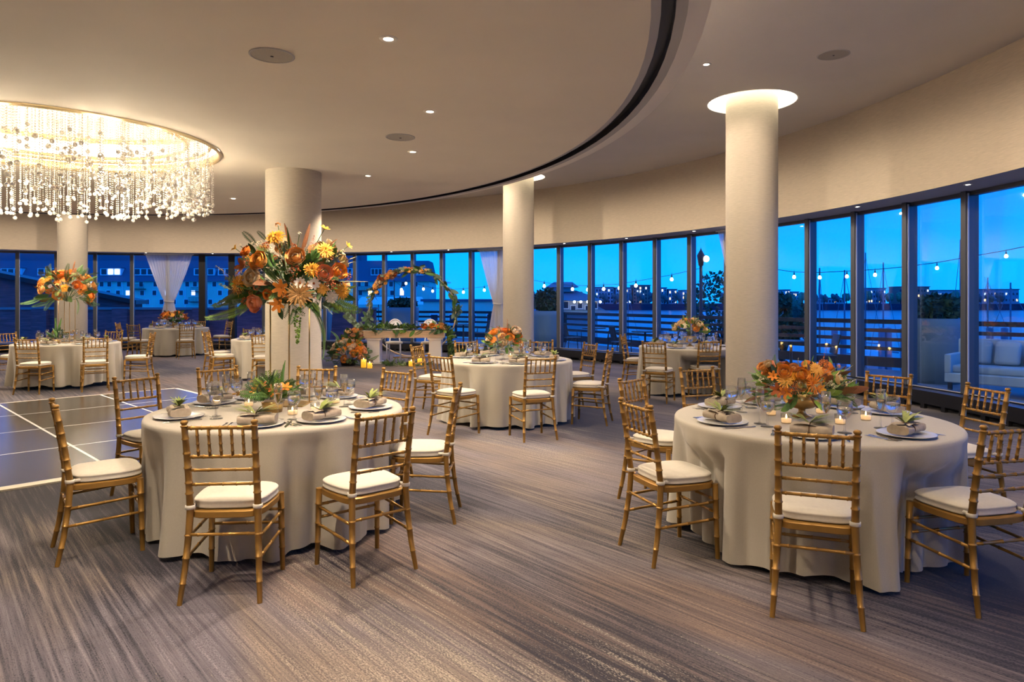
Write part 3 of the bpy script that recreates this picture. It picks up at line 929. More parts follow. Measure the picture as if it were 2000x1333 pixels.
def build_knife():
    m = MB(); m.bevbox((0, -0.06, 0.004), (0.013, 0.10, 0.006), 0.002)
    m._add([Vector(p) for p in ((-0.008, -0.01, 0.003), (0.008, -0.01, 0.003), (0.008, 0.08, 0.003), (-0.003, 0.115, 0.003), (-0.008, 0.10, 0.003),
                                (-0.008, -0.01, 0.0045), (0.008, -0.01, 0.006), (0.008, 0.08, 0.006), (-0.003, 0.115, 0.0045), (-0.008, 0.10, 0.0045))],
           [(4, 3, 2, 1, 0), (5, 6, 7, 8, 9), (0, 1, 6, 5), (1, 2, 7, 6), (2, 3, 8, 7), (3, 4, 9, 8), (4, 0, 5, 9)])
    return m.mesh('knife', SILVER, False)
def build_votive():
    t = empty('votive_candle')
    m = MB(); m.lathe([(0.0, 0.0), (0.029, 0.0), (0.031, 0.004), (0.034, 0.062), (0.0325, 0.062), (0.0295, 0.006), (0.0, 0.005)], 18); ob('glass_cup', m.mesh('glass_cup', GLASS), t)
    m = MB(); m.lathe([(0.0, 0.006), (0.0285, 0.006), (0.0305, 0.030), (0.0, 0.029)], 18); ob('wax', m.mesh('wax', WAX), t)
    m = MB(); m.lathe([(0.0, 0.030), (0.0045, 0.036), (0.005, 0.042), (0.0025, 0.052), (0.0, 0.058)], 8); ob('flame', m.mesh('flame', FLAME), t)
    index_kids(t); return t
GOB, FLU, NAPS, VOT = build_goblet(), build_flute(), [build_napkin(k) for k in range(3)], build_votive()
PLM, FKM, KNM = build_plate(), build_fork(), build_knife()
first = {}
def place(proto, x, y, z, rz, label, cat, group):
    if proto.name not in first:
        first[proto.name] = True; o = proto
    else: o = copy_tree(proto)
    o.location = (x, y, z); o.rotation_euler = (0, 0, rz)
    return tag(o, label, cat, group)
def place_mesh(name, me, x, y, z, rz, label, cat, group):
    return tag(ob(name, me, None, (x, y, z), (0, 0, rz)), label, cat, group)

NICK = {'T1': ['dance floor edge', 'square-on', 'angled aisle', 'side-on aisle', 'dance floor joint', 'plain column side', 'behind-the-stand', 'curtain side'],
 'T2': ['aisle side', 'overlapped', 'glowing column side', 'black sill side', 'outdoor sofa side', 'broad seated', 'back turned'],
 'T3': ['angled aisle', 'back turned', 'window walk', 'window side', 'column backed', 'curtain backed', 'hoop arch side']}
def settings(tx, ty, seats, desc, level, seed, nicks=()):
    """one place setting in front of every chair of the table"""
    rnd = random.Random(seed)
    z = Z_C
    for i, (cx, cy) in enumerate(seats):
        a = math.atan2(cy - ty, cx - tx)
        r = Vector((math.cos(a), math.sin(a), 0)); s = Vector((-r.y, r.x, 0))     # outwards, and to the sitter's right
        c = Vector((tx, ty, 0)) + r * 0.635
        rz = a + PI / 2
        on = ('before the %s chair, %s' % (nicks[i], desc.replace('the ', '', 1))) if i < len(nicks) else 'on ' + desc
        place_mesh('charger_plate', PLM, c.x, c.y, z, 0, 'grey charger plate ' + on, 'plate', 'plates on ' + desc)
        place(NAPS[i % 3], c.x, c.y, z + 0.0175, rz + rnd.uniform(-0.5, 0.5), 'taupe napkin tied with green sprig ' + on, 'napkin', 'napkins on ' + desc)
        if level >= 2:
            for k, d in enumerate((0.175, 0.205)):
                p = c - s * d; place_mesh('fork', FKM, p.x, p.y, z, rz + PI, ('inner', 'outer')[k] + ' steel fork ' + on, 'fork', 'forks on ' + desc)
            p = c + s * 0.178; place_mesh('knife', KNM, p.x, p.y, z, rz + PI, 'steel knife ' + on, 'knife', 'knives on ' + desc)
        p = c + s * (0.178 + rnd.uniform(-0.005, 0.005)) - r * (0.185 + rnd.uniform(-0.005, 0.01))
        place(GOB, p.x, p.y, z, rnd.random() * 6, 'clear goblet of water ' + on, 'glass', 'water goblets on ' + desc)
        p = c + s * (0.080 + rnd.uniform(-0.004, 0.004)) - r * (0.205 + rnd.uniform(-0.004, 0.004))
        place(FLU, p.x, p.y, z, rnd.random() * 6, 'slender flute of sparkling wine ' + on, 'glass', 'champagne flutes on ' + desc)

def votives(tx, ty, pts, desc):
    for (dx, dy) in pts:
        place(VOT, tx + dx, ty + dy, Z_C, 0, 'lit votive candle in a glass cup on ' + desc, 'candle', 'votive candles on ' + desc)

G = 'ivory-cushioned gold bamboo chair '
TABLES = {
 'T1': dict(c=(-1.63, 4.78), desc='the largest bouquet table', seed=11, level=2, hem=0.015, chairs=[
   (-2.52, 4.20, 37, G + 'seen side on, next to the dance floor edge'),
   (-1.48, 3.66, 94, G + 'with its back squarely to the largest bouquet table'),
   (-0.853, 3.925, 131, G + 'turned at an angle beside the open carpet aisle'),
   (-0.63, 4.84, 179, G + 'seen side on, casting a barred shadow on the aisle'),
   (-2.81, 5.35, -33, G + 'in front of the dance floor joints, at the largest bouquet table'),
   (-2.50, 6.02, -46, G + 'on the plain column side of the largest bouquet table'),
   (-1.79, 6.02, -90, G + 'squarely behind the stand of the largest bouquet'),
   (-1.16, 5.80, -127, G + 'at the largest bouquet table, toward the curtained column')]),
 'T2': dict(c=(1.92, 4.40), desc='the orange pedestal bouquet table', seed=5, level=2, hem=0.02, chairs=[
   (0.967, 4.145, 20, G + 'by the aisle at the orange pedestal bouquet table'),
   (1.13, 5.22, -42, G + 'overlapped by another, at the orange pedestal bouquet table'),
   (1.76, 5.95, -70, G + 'before the glowing column, at the orange pedestal bouquet table'),
   (2.95, 5.53, -140, G + 'backed by black sill, at the orange pedestal bouquet table'),
   (3.12, 4.80, -172, G + 'near the outdoor sofa, at the orange pedestal bouquet table'),
   (2.37, 3.55, 103, G + 'with its broad seat turned to the orange pedestal bouquet table'),
   (1.52, 3.435, 69, G + 'square in front of the orange pedestal bouquet, back turned')]),
 'T3': dict(c=(-0.07, 8.86), desc='the curtained column table', seed=23, level=2, hem=0.02, chairs=[
   (-0.65, 7.80, 52, G + 'angled beside the aisle at the curtained column table'),
   (0.225, 7.60, 111, G + 'with its back to the aisle at the curtained column table'),
   (0.98, 8.53, 162, G + 'seen side on by the window walk, at the curtained column table'),
   (0.90, 9.68, -155, G + 'at the curtained column table, facing in from the windows'),
   (0.42, 10.20, -97, G + 'with the column behind it, at the curtained column table'),
   (-0.62, 10.12, -72, G + 'with the sheer curtain behind, at the curtained column table'),
   (-1.08, 9.33, -18, G + 'at the curtained column table, nearest the low sweetheart table')]),
 'T4': dict(c=(2.98, 11.40), desc='the table behind the glowing column', seed=31, level=1, hem=0.02, chairs=[
   (2.22, 10.35, 62, G + 'with back to the aisle, at the table behind the glowing column'),
   (3.02, 10.70, 93, G + 'half hidden by the glowing column'),
   (2.22, 12.15, -22, G + 'between the windows and the table behind the glowing column')]),
 'T5': dict(c=(-8.05, 12.35), desc='the table across the dance floor', seed=47, level=1, hem=0.05, chairs=[
   (-7.88, 11.27, 97, G + 'square on, with its back to the dance floor'),
   (-7.10, 11.62, 124, G + 'turned aslant, with its back to the dance floor'),
   (-6.98, 12.75, 195, G + 'seen side on at the table across the dance floor'),
   (-9.45, 12.95, -25, G + 'on the far side of the table across the dance floor'),
   (-8.88, 13.52, -55, G + 'on the far side of the table across the dance floor'),
   (-8.1, 13.65, -90, G + 'on the far side of the table across the dance floor'),
   (-9.0, 11.55, 35, G + 'at the near end of the table across the dance floor')]),
 'T6': dict(c=(-9.45, 19.20), desc='the table below the tied curtain', seed=53, level=1, hem=0.03, chairs=[
   (-8.62, 18.02, 124, G + 'with its back turned at the table below the tied curtain'),
   (-9.75, 17.85, 84, G + 'before the table below the tied curtain'),
   (-10.62, 18.85, 12, G + 'at the side of the table below the tied curtain'),
   (-10.4, 20.22, -50, G + 'by the windows at the table below the tied curtain'),
   (-9.5, 20.52, -90, G + 'by the windows at the table below the tied curtain'),
   (-8.6, 20.22, -128, G + 'by the windows at the table below the tied curtain')]),
 'T7': dict(c=(-4.75, 13.75), desc='the table behind the plain column', seed=61, level=1, hem=0.03, chairs=[
   (-5.52, 13.0, 33, G + 'angled at the table behind the plain column'),
   (-5.92, 13.75, 2, G + 'side on at the table behind the plain column'),
   (-4.58, 12.65, 97, G + 'half hidden by the thick plain column'),
   (-5.55, 14.75, -50, G + 'on the far side of the table behind the plain column')]),
}
for key, T in TABLES.items():
    tx, ty = T['c']
    d = T['desc']
    build_table(tx, ty, d)
    build_cloth(tx, ty, 'floor length beige linen tablecloth of ' + d, T['seed'], [(x, y, a) for x, y, a, l in T['chairs']], hem=T['hem'])
    for (x, y, a, l) in T['chairs']:
        chair(x, y, a, l, 'chairs around ' + d)
    seats = [(x, y) for x, y, a, l in T['chairs']]
    if key == 'T4': seats += [(4.1, 11.3), (3.9, 12.2), (3.1, 12.6), (1.8, 11.2)]
    if key == 'T6': seats += [(-8.3, 19.3)]
    if key == 'T7': seats += [(-3.6, 13.6), (-4.0, 12.8), (-4.7, 15.0)]
    settings(tx, ty, seats, d, T['level'], T['seed'], NICK.get(key, ()))
votives(-1.63, 4.78, [(-0.04, -0.40), (0.17, -0.24), (0.28, -0.10), (-0.26, 0.12), (0.32, 0.28)], TABLES['T1']['desc'])
votives(1.92, 4.40, [(-0.22, -0.17), (0.10, -0.20), (0.33, -0.06), (-0.20, 0.13), (0.16, 0.20)], TABLES["T2"]['desc'])
votives(-0.07, 8.86, [(-0.25, -0.15), (0.26, -0.14), (0.05, 0.3)], TABLES['T3']['desc'])
votives(2.98, 11.40, [(-0.25, -0.15), (0.06, -0.3)], TABLES['T4']['desc'])
votives(-8.05, 12.35, [(-0.33, -0.2), (-0.31, -0.04), (0.3, -0.2)], TABLES['T5']['desc'])
# ------------------------------------------------------------------ flowers and greenery
def fmat(name, col, noise=0.18, rough=0.6, sc=25):
    return mat(name, col, rough, noise=noise, nscale=sc, subs=0.0, sheen=0.1)
FC = {
 'orange': fmat('orange_petal', (0.82, 0.27, 0.025)), 'yellow': fmat('golden_petal', (0.82, 0.38, 0.02)), 'peach': fmat('peach_petal', (0.90, 0.53, 0.20)),
 'coral': fmat('coral_petal', (0.84, 0.36, 0.20)), 'cream': fmat('cream_petal', (0.80, 0.70, 0.50)), 'white': fmat('white_petal', (0.82, 0.74, 0.66)),
 'rust': fmat('rust_petal', (0.42, 0.11, 0.02)), 'blush': fmat('blush_petal', (0.72, 0.40, 0.30)), 'apricot': fmat('apricot_petal', (0.90, 0.44, 0.07)),
 'bronze': fmat('bronze_leaf', (0.20, 0.07, 0.02)), 'green': fmat('mid_green_leaf', (0.075, 0.18, 0.025)), 'dark': fmat('dark_green_leaf', (0.03, 0.085, 0.02)),
 'lime': fmat('lime_leaf', (0.20, 0.33, 0.04)), 'sage': fmat('sage_leaf', (0.14, 0.20, 0.13)), 'pale': fmat('pale_grass', (0.46, 0.44, 0.26)), 'stem': fmat('green_stem', (0.08, 0.13, 0.03)),
}
def petal(mb, a, r0, z0, L, w, out, up, curl=0.0, n=3, cup=0.25):
    """petal starting at radius r0 at angle a, growing by out/up, tip curling outward"""
    d = Vector((math.cos(a), math.sin(a), 0)); s = Vector((-d.y, d.x, 0))
    rows = []
    for i in range(n + 1):
        t = i / n
        wd = w * math.sin(PI * (0.14 + 0.64 * t))
        c = d * (r0 + L * (out * t + curl * t * t)) + Vector((0, 0, z0 + L * (up * t - curl * 0.6 * t * t * t)))
        inn = -d * cup * wd
        rows.append([c - s * wd + inn * -0.0 + d * (-cup * wd) * 1.0, c, c + s * wd - d * cup * wd])
    mb.grid(rows)
DEEP = {}
def deep(col):
    if col not in DEEP:
        c = FC[col].node_tree.nodes['Principled BSDF'].inputs['Base Color'].default_value
        DEEP[col] = fmat(col + '_inner_petal', (c[0] * 0.90, c[1] * 0.68, c[2] * 0.45))
    return DEEP[col]
def m_rose(col):
    """overlapping rounded petals laid like shells over a bud"""
    mb = MB()
    mb.sphere((0, 0, 0.06), (0.44, 0.44, 0.44), 8, 6)
    for ri, (k, th0, th1, r) in enumerate(((3, 8, 52, 0.47), (4, 22, 76, 0.57), (5, 38, 96, 0.68), (5, 54, 108, 0.80), (6, 66, 114, 0.92))):
        mb.cur = ri % 2
        for i in range(k):
            a0 = 2 * PI * (i + 0.37 * ri) / k; hw = 1.25 * PI / k
            rows = []
            for q in range(5):
                t = q / 4; row = []
                for w in range(5):
                    u = -1 + w / 2
                    th = RAD(th1 + (th0 - th1) * t * (1 - 0.22 * u * u))
                    rr = r * (0.90 + 0.02 * ri) + (0.09 + 0.07 * ri) * t * t - 0.05 * u * u * (1 - t) + 0.03 * u
                    a = a0 + u * hw * (0.65 + 0.35 * math.sin(PI * (0.15 + 0.6 * t)))
                    row.append(Vector((rr * math.sin(th) * math.cos(a), rr * math.sin(th) * math.sin(a), 0.06 + rr * math.cos(th))))
                rows.append(row)
            mb.grid(rows)
    return mb.mesh('rose', [deep(col), FC[col]])
def m_mum(col, spider=False):
    mb = MB(); rnd = random.Random(len(col) + spider)
    rings = ((9, 0.25, 0.35, 0.95), (12, 0.55, 0.6, 0.75), (15, 0.75, 0.85, 0.48), (18, 0.95, 1.0, 0.2), (16, 0.95, 1.0, -0.08)) if not spider else ((8, 0.35, 0.35, 0.9), (12, 0.7, 0.65, 0.75), (16, 0.95, 0.9, 0.42), (18, 1.1, 1.0, 0.1), (14, 1.05, 0.95, -0.2))
    for (k, L, out, up) in rings:
        for i in range(k):
            a = 2 * PI * (i + rnd.random() * 0.5) / k
            l = L * rnd.uniform(0.85, 1.15)
            d = Vector((math.cos(a), math.sin(a), 0)); s = Vector((-d.y, d.x, 0)); w = 0.065 if spider else 0.11
            p0 = d * 0.03; p1 = d * l * out * 0.55 + Vector((0, 0, l * up * 0.62)); p2 = d * l * out + Vector((0, 0, l * up * 0.62 + (0.05 if spider else -0.02)))
            u = Vector((0, 0, 1)) * w * 0.6
            mb._add([p0 - s * w * 0.4, p0 + s * w * 0.4, p1 + s * w + u, p1 - u * 0.3, p1 - s * w + u, p2 + s * w * 0.5, p2 - s * w * 0.5], [(0, 1, 2, 3), (0, 3, 4), (3, 2, 5, 6), (3, 6, 4)])
    return mb.mesh('chrysanthemum', FC[col])
def m_daisy(col, cen='lime'):
    mb = MB()
    for i in range(9): petal(mb, 2 * PI * i / 9, 0.12, 0.0, 0.85, 0.22, 1.0, 0.22, -0.02, 3, 0.05)
    mb.cur = 1; mb.sphere((0, 0, 0.06), (0.2, 0.2, 0.12), 8, 5)
    return mb.mesh('daisy', [FC[col], FC[cen]])
def m_lily(col):
    mb = MB()
    for i in range(6): petal(mb, 2 * PI * i / 6, 0.04, -0.2, 1.0, 0.26, 0.75, 0.7, 0.25, 4, 0.3)
    return mb.mesh('lily', FC[col])
def m_cluster(col, seed):
    mb = MB(); rnd = random.Random(seed)
    for i in range(22):
        v = Vector((rnd.gauss(0, 1), rnd.gauss(0, 1), abs(rnd.gauss(0, 1)))).normalized() * rnd.uniform(0.6, 0.95)
        mb.octa(v, rnd.uniform(0.14, 0.24))
    return mb.mesh('filler_bloom', FC[col])
def m_leaf(col, w=0.21, bend=0.3):
    mb = MB(); rows = []
    for i in range(7):
        t = i / 6; wd = w * math.sin(PI * (0.04 + 0.94 * t)) ** 0.8
        c = Vector((0, 0, t)); c.x = bend * t * t
        rows.append([c + Vector((0.18 * wd, -wd, 0)), c, c + Vector((0.18 * wd, wd, 0))])
    mb.grid(rows); return mb.mesh('leaf', FC[col])
def m_fern(col, pairs=15, w=0.22, bend=0.55, lw=0.035):
    mb = MB(); path = []
    for i in range(9):
        t = i / 8; path.append(Vector((bend * t * t, 0, t * (1 - 0.25 * t * bend))))
    mb.tube(path, [0.010 * (1 - 0.8 * i / 8) for i in range(9)], 4)
    for i in range(pairs):
        t = 0.08 + 0.9 * i / pairs
        p = Vector((bend * t * t, 0, t * (1 - 0.25 * t * bend))); dz = Vector((2 * bend * t, 0, 1)).normalized()
        l = w * (math.sin(PI * (0.12 + 0.85 * t)) ** 0.7)
        for s in (-1, 1):
            e1 = p + Vector((0, s * l, 0)) + dz * l * 0.45 + Vector((0.03, 0, 0)); mid = p.lerp(e1, 0.45)
            mb._add([p, mid + dz * lw, e1, mid - dz * lw * 0.6], [(0, 1, 2, 3)])
    return mb.mesh('fern_frond', FC[col])
def m_palm(col):
    return m_fern(col, 34, 0.15, 0.5, 0.016)
def m_blade(col, w=0.045, bend=0.2):
    mb = MB(); rows = []
    for i in range(7):
        t = i / 6; wd = w * (math.sin(PI * (0.1 + 0.88 * t))) ** 0.7
        c = Vector((bend * t * t, 0, t))
        rows.append([c + Vector((wd * 0.4, -wd, 0)), c, c + Vector((wd * 0.4, wd, 0))])
    mb.grid(rows); return mb.mesh('blade_leaf', FC[col])
def m_spray(col, seed):
    mb = MB(); rnd = random.Random(seed)
    mb.tube([(0, 0, 0), (0.03, 0, 0.5), (0.1, 0, 1)], [0.012, 0.009, 0.004], 4)
    for i in range(34):
        t = rnd.uniform(0.35, 1); a = rnd.random() * 6.28; r = 0.22 * (1.1 - t) * rnd.uniform(0.4, 1)
        mb.octa((0.1 * t * t + r * math.cos(a), r * math.sin(a), t + rnd.uniform(-0.03, 0.05)), rnd.uniform(0.018, 0.035))
    return mb.mesh('flower_spray', FC[col])
def m_euca(col, seed):
    mb = MB(); rnd = random.Random(seed)
    mb.tube([(0, 0, 0), (0.08, 0, 0.5), (0.28, 0, 1)], [0.010, 0.008, 0.004], 4)
    for i in range(9):
        t = 0.15 + 0.85 * i / 9
        p = Vector((0.28 * t * t, 0, t))
        for s in (-1, 1):
            n = Vector((rnd.uniform(-0.5, 0.5), s, rnd.uniform(0.1, 0.6))).normalized(); q = n.cross(Vector((1, 0, 0))).normalized()
            r = 0.10 * (1.1 - 0.5 * t); c = p + n * r
            mb._add([c + (n * math.cos(k * PI / 3) + q * math.sin(k * PI / 3)) * r for k in range(6)], [(0, 1, 2, 3, 4, 5)])
    return mb.mesh('eucalyptus_sprig', FC[col])
def m_trail(col, seed):
    mb = MB(); rnd = random.Random(seed)
    for i in range(70):
        t = rnd.random(); r = 0.11 * (1 - 0.75 * t); a = rnd.random() * 6.28
        mb.octa((r * math.cos(a) + 0.03 * math.sin(5 * t), r * math.sin(a), t), rnd.uniform(0.025, 0.045))
    return mb.mesh('amaranth_tassel', FC[col])
FM = {
 'rose_orange': m_rose('orange'), 'rose_peach': m_rose('peach'), 'rose_coral': m_rose('coral'), 'rose_cream': m_rose('cream'), 'rose_apricot': m_rose('apricot'), 'rose_blush': m_rose('blush'), 'rose_rust': m_rose('rust'), 'rose_white': m_rose('white'),
 'mum_yellow': m_mum('yellow'), 'mum_orange': m_mum('orange'), 'mum_apricot': m_mum('apricot'), 'mum_cream': m_mum('cream'), 'spider_peach': m_mum('peach', True), 'spider_orange': m_mum('yellow', True), 'spider_rust': m_mum('orange', True),
 'daisy_white': m_daisy('white', 'rust'), 'lily_orange': m_lily('orange'), 'lily_yellow': m_lily('yellow'), 'lily_rust': m_lily('rust'),
 'fill_rust': m_cluster('rust', 1), 'fill_orange': m_cluster('orange', 2), 'fill_cream': m_cluster('cream', 3), 'fill_lime': m_cluster('lime', 4),
 'leaf_green': m_leaf('green'), 'leaf_dark': m_leaf('dark'), 'leaf_lime': m_leaf('lime', 0.18), 'leaf_bronze': m_leaf('bronze', 0.18), 'leaf_sage': m_leaf('sage', 0.22),
 'fern_green': m_fern('green'), 'fern_lime': m_fern('lime'), 'fern_dark': m_fern('dark'), 'palm_green': m_palm('lime'), 'palm_dark': m_palm('green'), 'blade_green': m_blade('green'), 'blade_bronze': m_blade('bronze', 0.06), 'blade_pale': m_blade('pale', 0.02, 0.35),
 'spray_pale': m_spray('pale', 1), 'spray_cream': m_spray('cream', 2), 'spray_blush': m_spray('blush', 3), 'spray_rust': m_spray('rust', 4), 'euca': m_euca('sage', 5), 'trail': m_trail('lime', 6),
}
NAME = {'rose': 'rose', 'mum': 'chrysanthemum', 'spider': 'spider_chrysanthemum', 'daisy': 'daisy', 'lily': 'lily', 'fill': 'filler_bloom', 'leaf': 'leaf', 'fern': 'fern_frond', 'palm': 'palm_frond', 'blade': 'blade_leaf', 'spray': 'flower_spray', 'euca': 'eucalyptus_sprig', 'trail': 'amaranth_tassel'}
Z1 = Vector((0, 0, 1))
def put(root, kind, p, d, size, roll=None, rnd=random):
    """flower head or leaf at local p looking along d"""
    q = Vector(d).normalized().to_track_quat('Z', 'Y') @ Quaternion((0, 0, 1), rnd.random() * 6.28 if roll is None else roll)
    return ob(NAME[kind.split('_')[0]], FM[kind], root, p, quat=q, scale=size)

def stems(root, base, pts, r=0.003):
    m = MB()
    for p in pts: m.tube([base, Vector(base).lerp(Vector(p), 0.5) + Vector((0, 0, 0.02)), p], r, 4)
    return ob('stems', m.mesh('stems', FC['stem']), root)

def bouquet(root, c, rx, ry, rz, flowers, leaves, seed, low=-0.25, back=True, fsize=1.0, lsize=1.0):
    """flowers: list of (kind, size); spread evenly over a half ellipsoid around local c"""
    rnd = random.Random(seed)
    c = Vector(c); n = len(flowers)
    pts = []
    for i, (k, s) in enumerate(flowers):
        zf = low + (1 - low) * ((i + 0.5) / n) ** 0.8
        zf = max(low, min(0.97, zf + rnd.uniform(-0.08, 0.08)))
        a = i * 2.39996 + rnd.uniform(-0.2, 0.2)
        r = math.sqrt(max(0, 1 - zf * zf))
        d = Vector((r * math.cos(a), r * math.sin(a), zf))
        p = c + Vector((d.x * rx, d.y * ry, d.z * rz)) * rnd.uniform(0.86, 1.02)
        put(root, k, p, d + Vector((0, 0, 0.15)), s * fsize, None, rnd); pts.append(p)
    for i, (k, s, out) in enumerate(leaves):
        zf = rnd.uniform(low - 0.25, 0.9); a = i * 2.39996 + rnd.uniform(-0.4, 0.4)
        r = math.sqrt(max(0, 1 - min(1, zf * zf)))
        d = Vector((r * math.cos(a), r * math.sin(a), zf))
        p = c + Vector((d.x * rx, d.y * ry, d.z * rz)) * out
        put(root, k, p, d + Vector((0, 0, rnd.uniform(-0.1, 0.3))), s * lsize * rnd.uniform(0.8, 1.15), None, rnd)
    stems(root, c - Vector((0, 0, rz * 0.55)), pts)

# --- largest tall bouquet on its four-rod gold stand (front table)
D1 = 5.0
tb = empty('tall_flower_arrangement', (PD(567, 600, D1).x, D1, Z_C), 0, label='largest tall bouquet of orange roses and ferns on a gold rod stand', cat='flower arrangement')
def loc1(px, py, dep): return PD(px, py, D1 + dep) - tb.location
m = MB(); m.bevbox((0, 0, 0.004), (0.26, 0.26, 0.008), 0.002); base = ob('stand_base', m.mesh('stand_base', BRASS, False), tb)
ztop1 = loc1(567, 592, 0).z
for sx, sy in ((-0.125, -0.06), (-0.035, 0.08), (0.022, -0.09), (0.125, 0.05)):
    m = MB(); m.tube([(sx, sy, 0.006), (sx, sy, ztop1)], 0.0055, 8); ob('stand_rod', m.mesh('stand_rod', BRASS), tb)
m = MB(); m.bevbox((0, 0, ztop1), (0.27, 0.22, 0.012), 0.003); m.lathe([(0, ztop1 + 0.005), (0.10, ztop1 + 0.01), (0.12, ztop1 + 0.08), (0, ztop1 + 0.09)], 16); ob('stand_tray', m.mesh('stand_tray', BRASS), tb)
BIG = [('mum_yellow', 538, 464, 17), ('rose_apricot', 508, 511, 16), ('rose_peach', 578, 504, 16), ('mum_yellow', 635, 489, 15), ('mum_yellow', 609, 527, 13), ('rose_coral', 633, 535, 14), ('rose_apricot', 660, 531, 14),
 ('rose_cream', 495, 543, 16), ('spider_orange', 467, 556, 19), ('spider_peach', 585, 574, 21), ('mum_yellow', 667, 569, 15), ('mum_cream', 648, 580, 11), ('rose_coral', 500, 592, 15), ('lily_orange', 549, 563, 14), ('lily_orange', 543, 595, 13),
 ('daisy_white', 586, 553, 10), ('daisy_white', 613, 554, 11), ('lily_rust', 475, 520, 17), ('rose_orange', 481, 492, 10), ('lily_yellow', 459, 485, 9), ('lily_yellow', 634, 447, 9), ('lily_yellow', 680, 481, 8), ('fill_orange', 543, 441, 6),
 ('fill_cream', 585, 457, 4.5), ('fill_cream', 562, 532, 5.5), ('fill_lime', 600, 536, 4), ('fill_lime', 606, 546, 3.5), ('fill_rust', 577, 530, 10), ('fill_rust', 645, 556, 10), ('fill_rust', 502, 560, 8), ('fill_rust', 520, 482, 9), ('fill_orange', 556, 575, 8),
 ('fill_cream', 470, 481, 4.5), ('fill_cream', 669, 492, 4.5), ('rose_orange', 525, 575, 9), ('fill_rust', 480, 588, 8), ('mum_apricot', 630, 565, 10)]
cxp, cyp = 567, 545
rnd = random.Random(21)
MPX = D1 / FPX
hp = []
for k, px, py, s in BIG:
    ex, ez = (px - cxp) / 118.0, (py - cyp) / 108.0
    q = max(0.0, 1 - ex * ex - ez * ez)
    dep = -0.36 * math.sqrt(q)
    p = loc1(px, py, dep); hp.append(p)
    d = Vector((ex * 1.0, -0.35 - math.sqrt(q), -ez * 1.0 + 0.15))
    put(tb, k, p, d, s * MPX * (0.98 if k.startswith('rose') else 1.12), None, rnd)
for i in range(26):           # the far side, seen from a step aside
    a = rnd.uniform(0.15, PI - 0.15); zf = rnd.uniform(-0.25, 0.85); r = math.sqrt(1 - zf * zf)
    d = Vector((r * math.cos(a), r * math.sin(a), zf))
    put(tb, rnd.choice(['rose_peach', 'rose_apricot', 'mum_yellow', 'rose_cream', 'fill_rust', 'spider_orange', 'daisy_white', 'rose_coral']), loc1(cxp, cyp, 0) + Vector((d.x * 0.40, d.y * 0.36, d.z * 0.36)), d, rnd.uniform(0.04, 0.06), None, rnd)
for i in range(34):           # small filler blooms between the heads
    a = rnd.uniform(PI * 1.05, PI * 1.95); zf = rnd.uniform(-0.35, 0.75); r = math.sqrt(1 - zf * zf)
    d = Vector((r * math.cos(a), r * math.sin(a), zf))
    put(tb, rnd.choice(['fill_rust', 'fill_orange', 'fill_rust', 'fill_cream', 'fill_orange', 'fill_lime', 'fill_rust', 'fill_cream']), loc1(cxp, cyp, 0) + Vector((d.x * 0.38, d.y * 0.33, d.z * 0.34)), d, rnd.uniform(0.02, 0.034), None, rnd)
C1 = loc1(cxp, cyp + 15, 0)
for i in range(280):          # leafy body between the blooms
    a = rnd.random() * 6.283; zf = rnd.uniform(-0.55, 0.85); r = math.sqrt(1 - zf * zf)
    d = Vector((r * math.cos(a), r * math.sin(a), zf)); sc = rnd.uniform(0.35, 0.86)
    put(tb, rnd.choice(['leaf_dark', 'leaf_green', 'fern_dark', 'euca', 'fern_green', 'fern_dark', 'leaf_bronze', 'fern_green', 'leaf_green']), C1 + Vector((d.x * 0.40, d.y * 0.33, d.z * 0.30)) * sc, d + Vector((0, 0, 0.05)), rnd.uniform(0.10, 0.18), None, rnd)
def dirpx(p0, p1, dep=0.0):
    a, b = loc1(*p0, dep), loc1(*p1, dep); return a, b - a
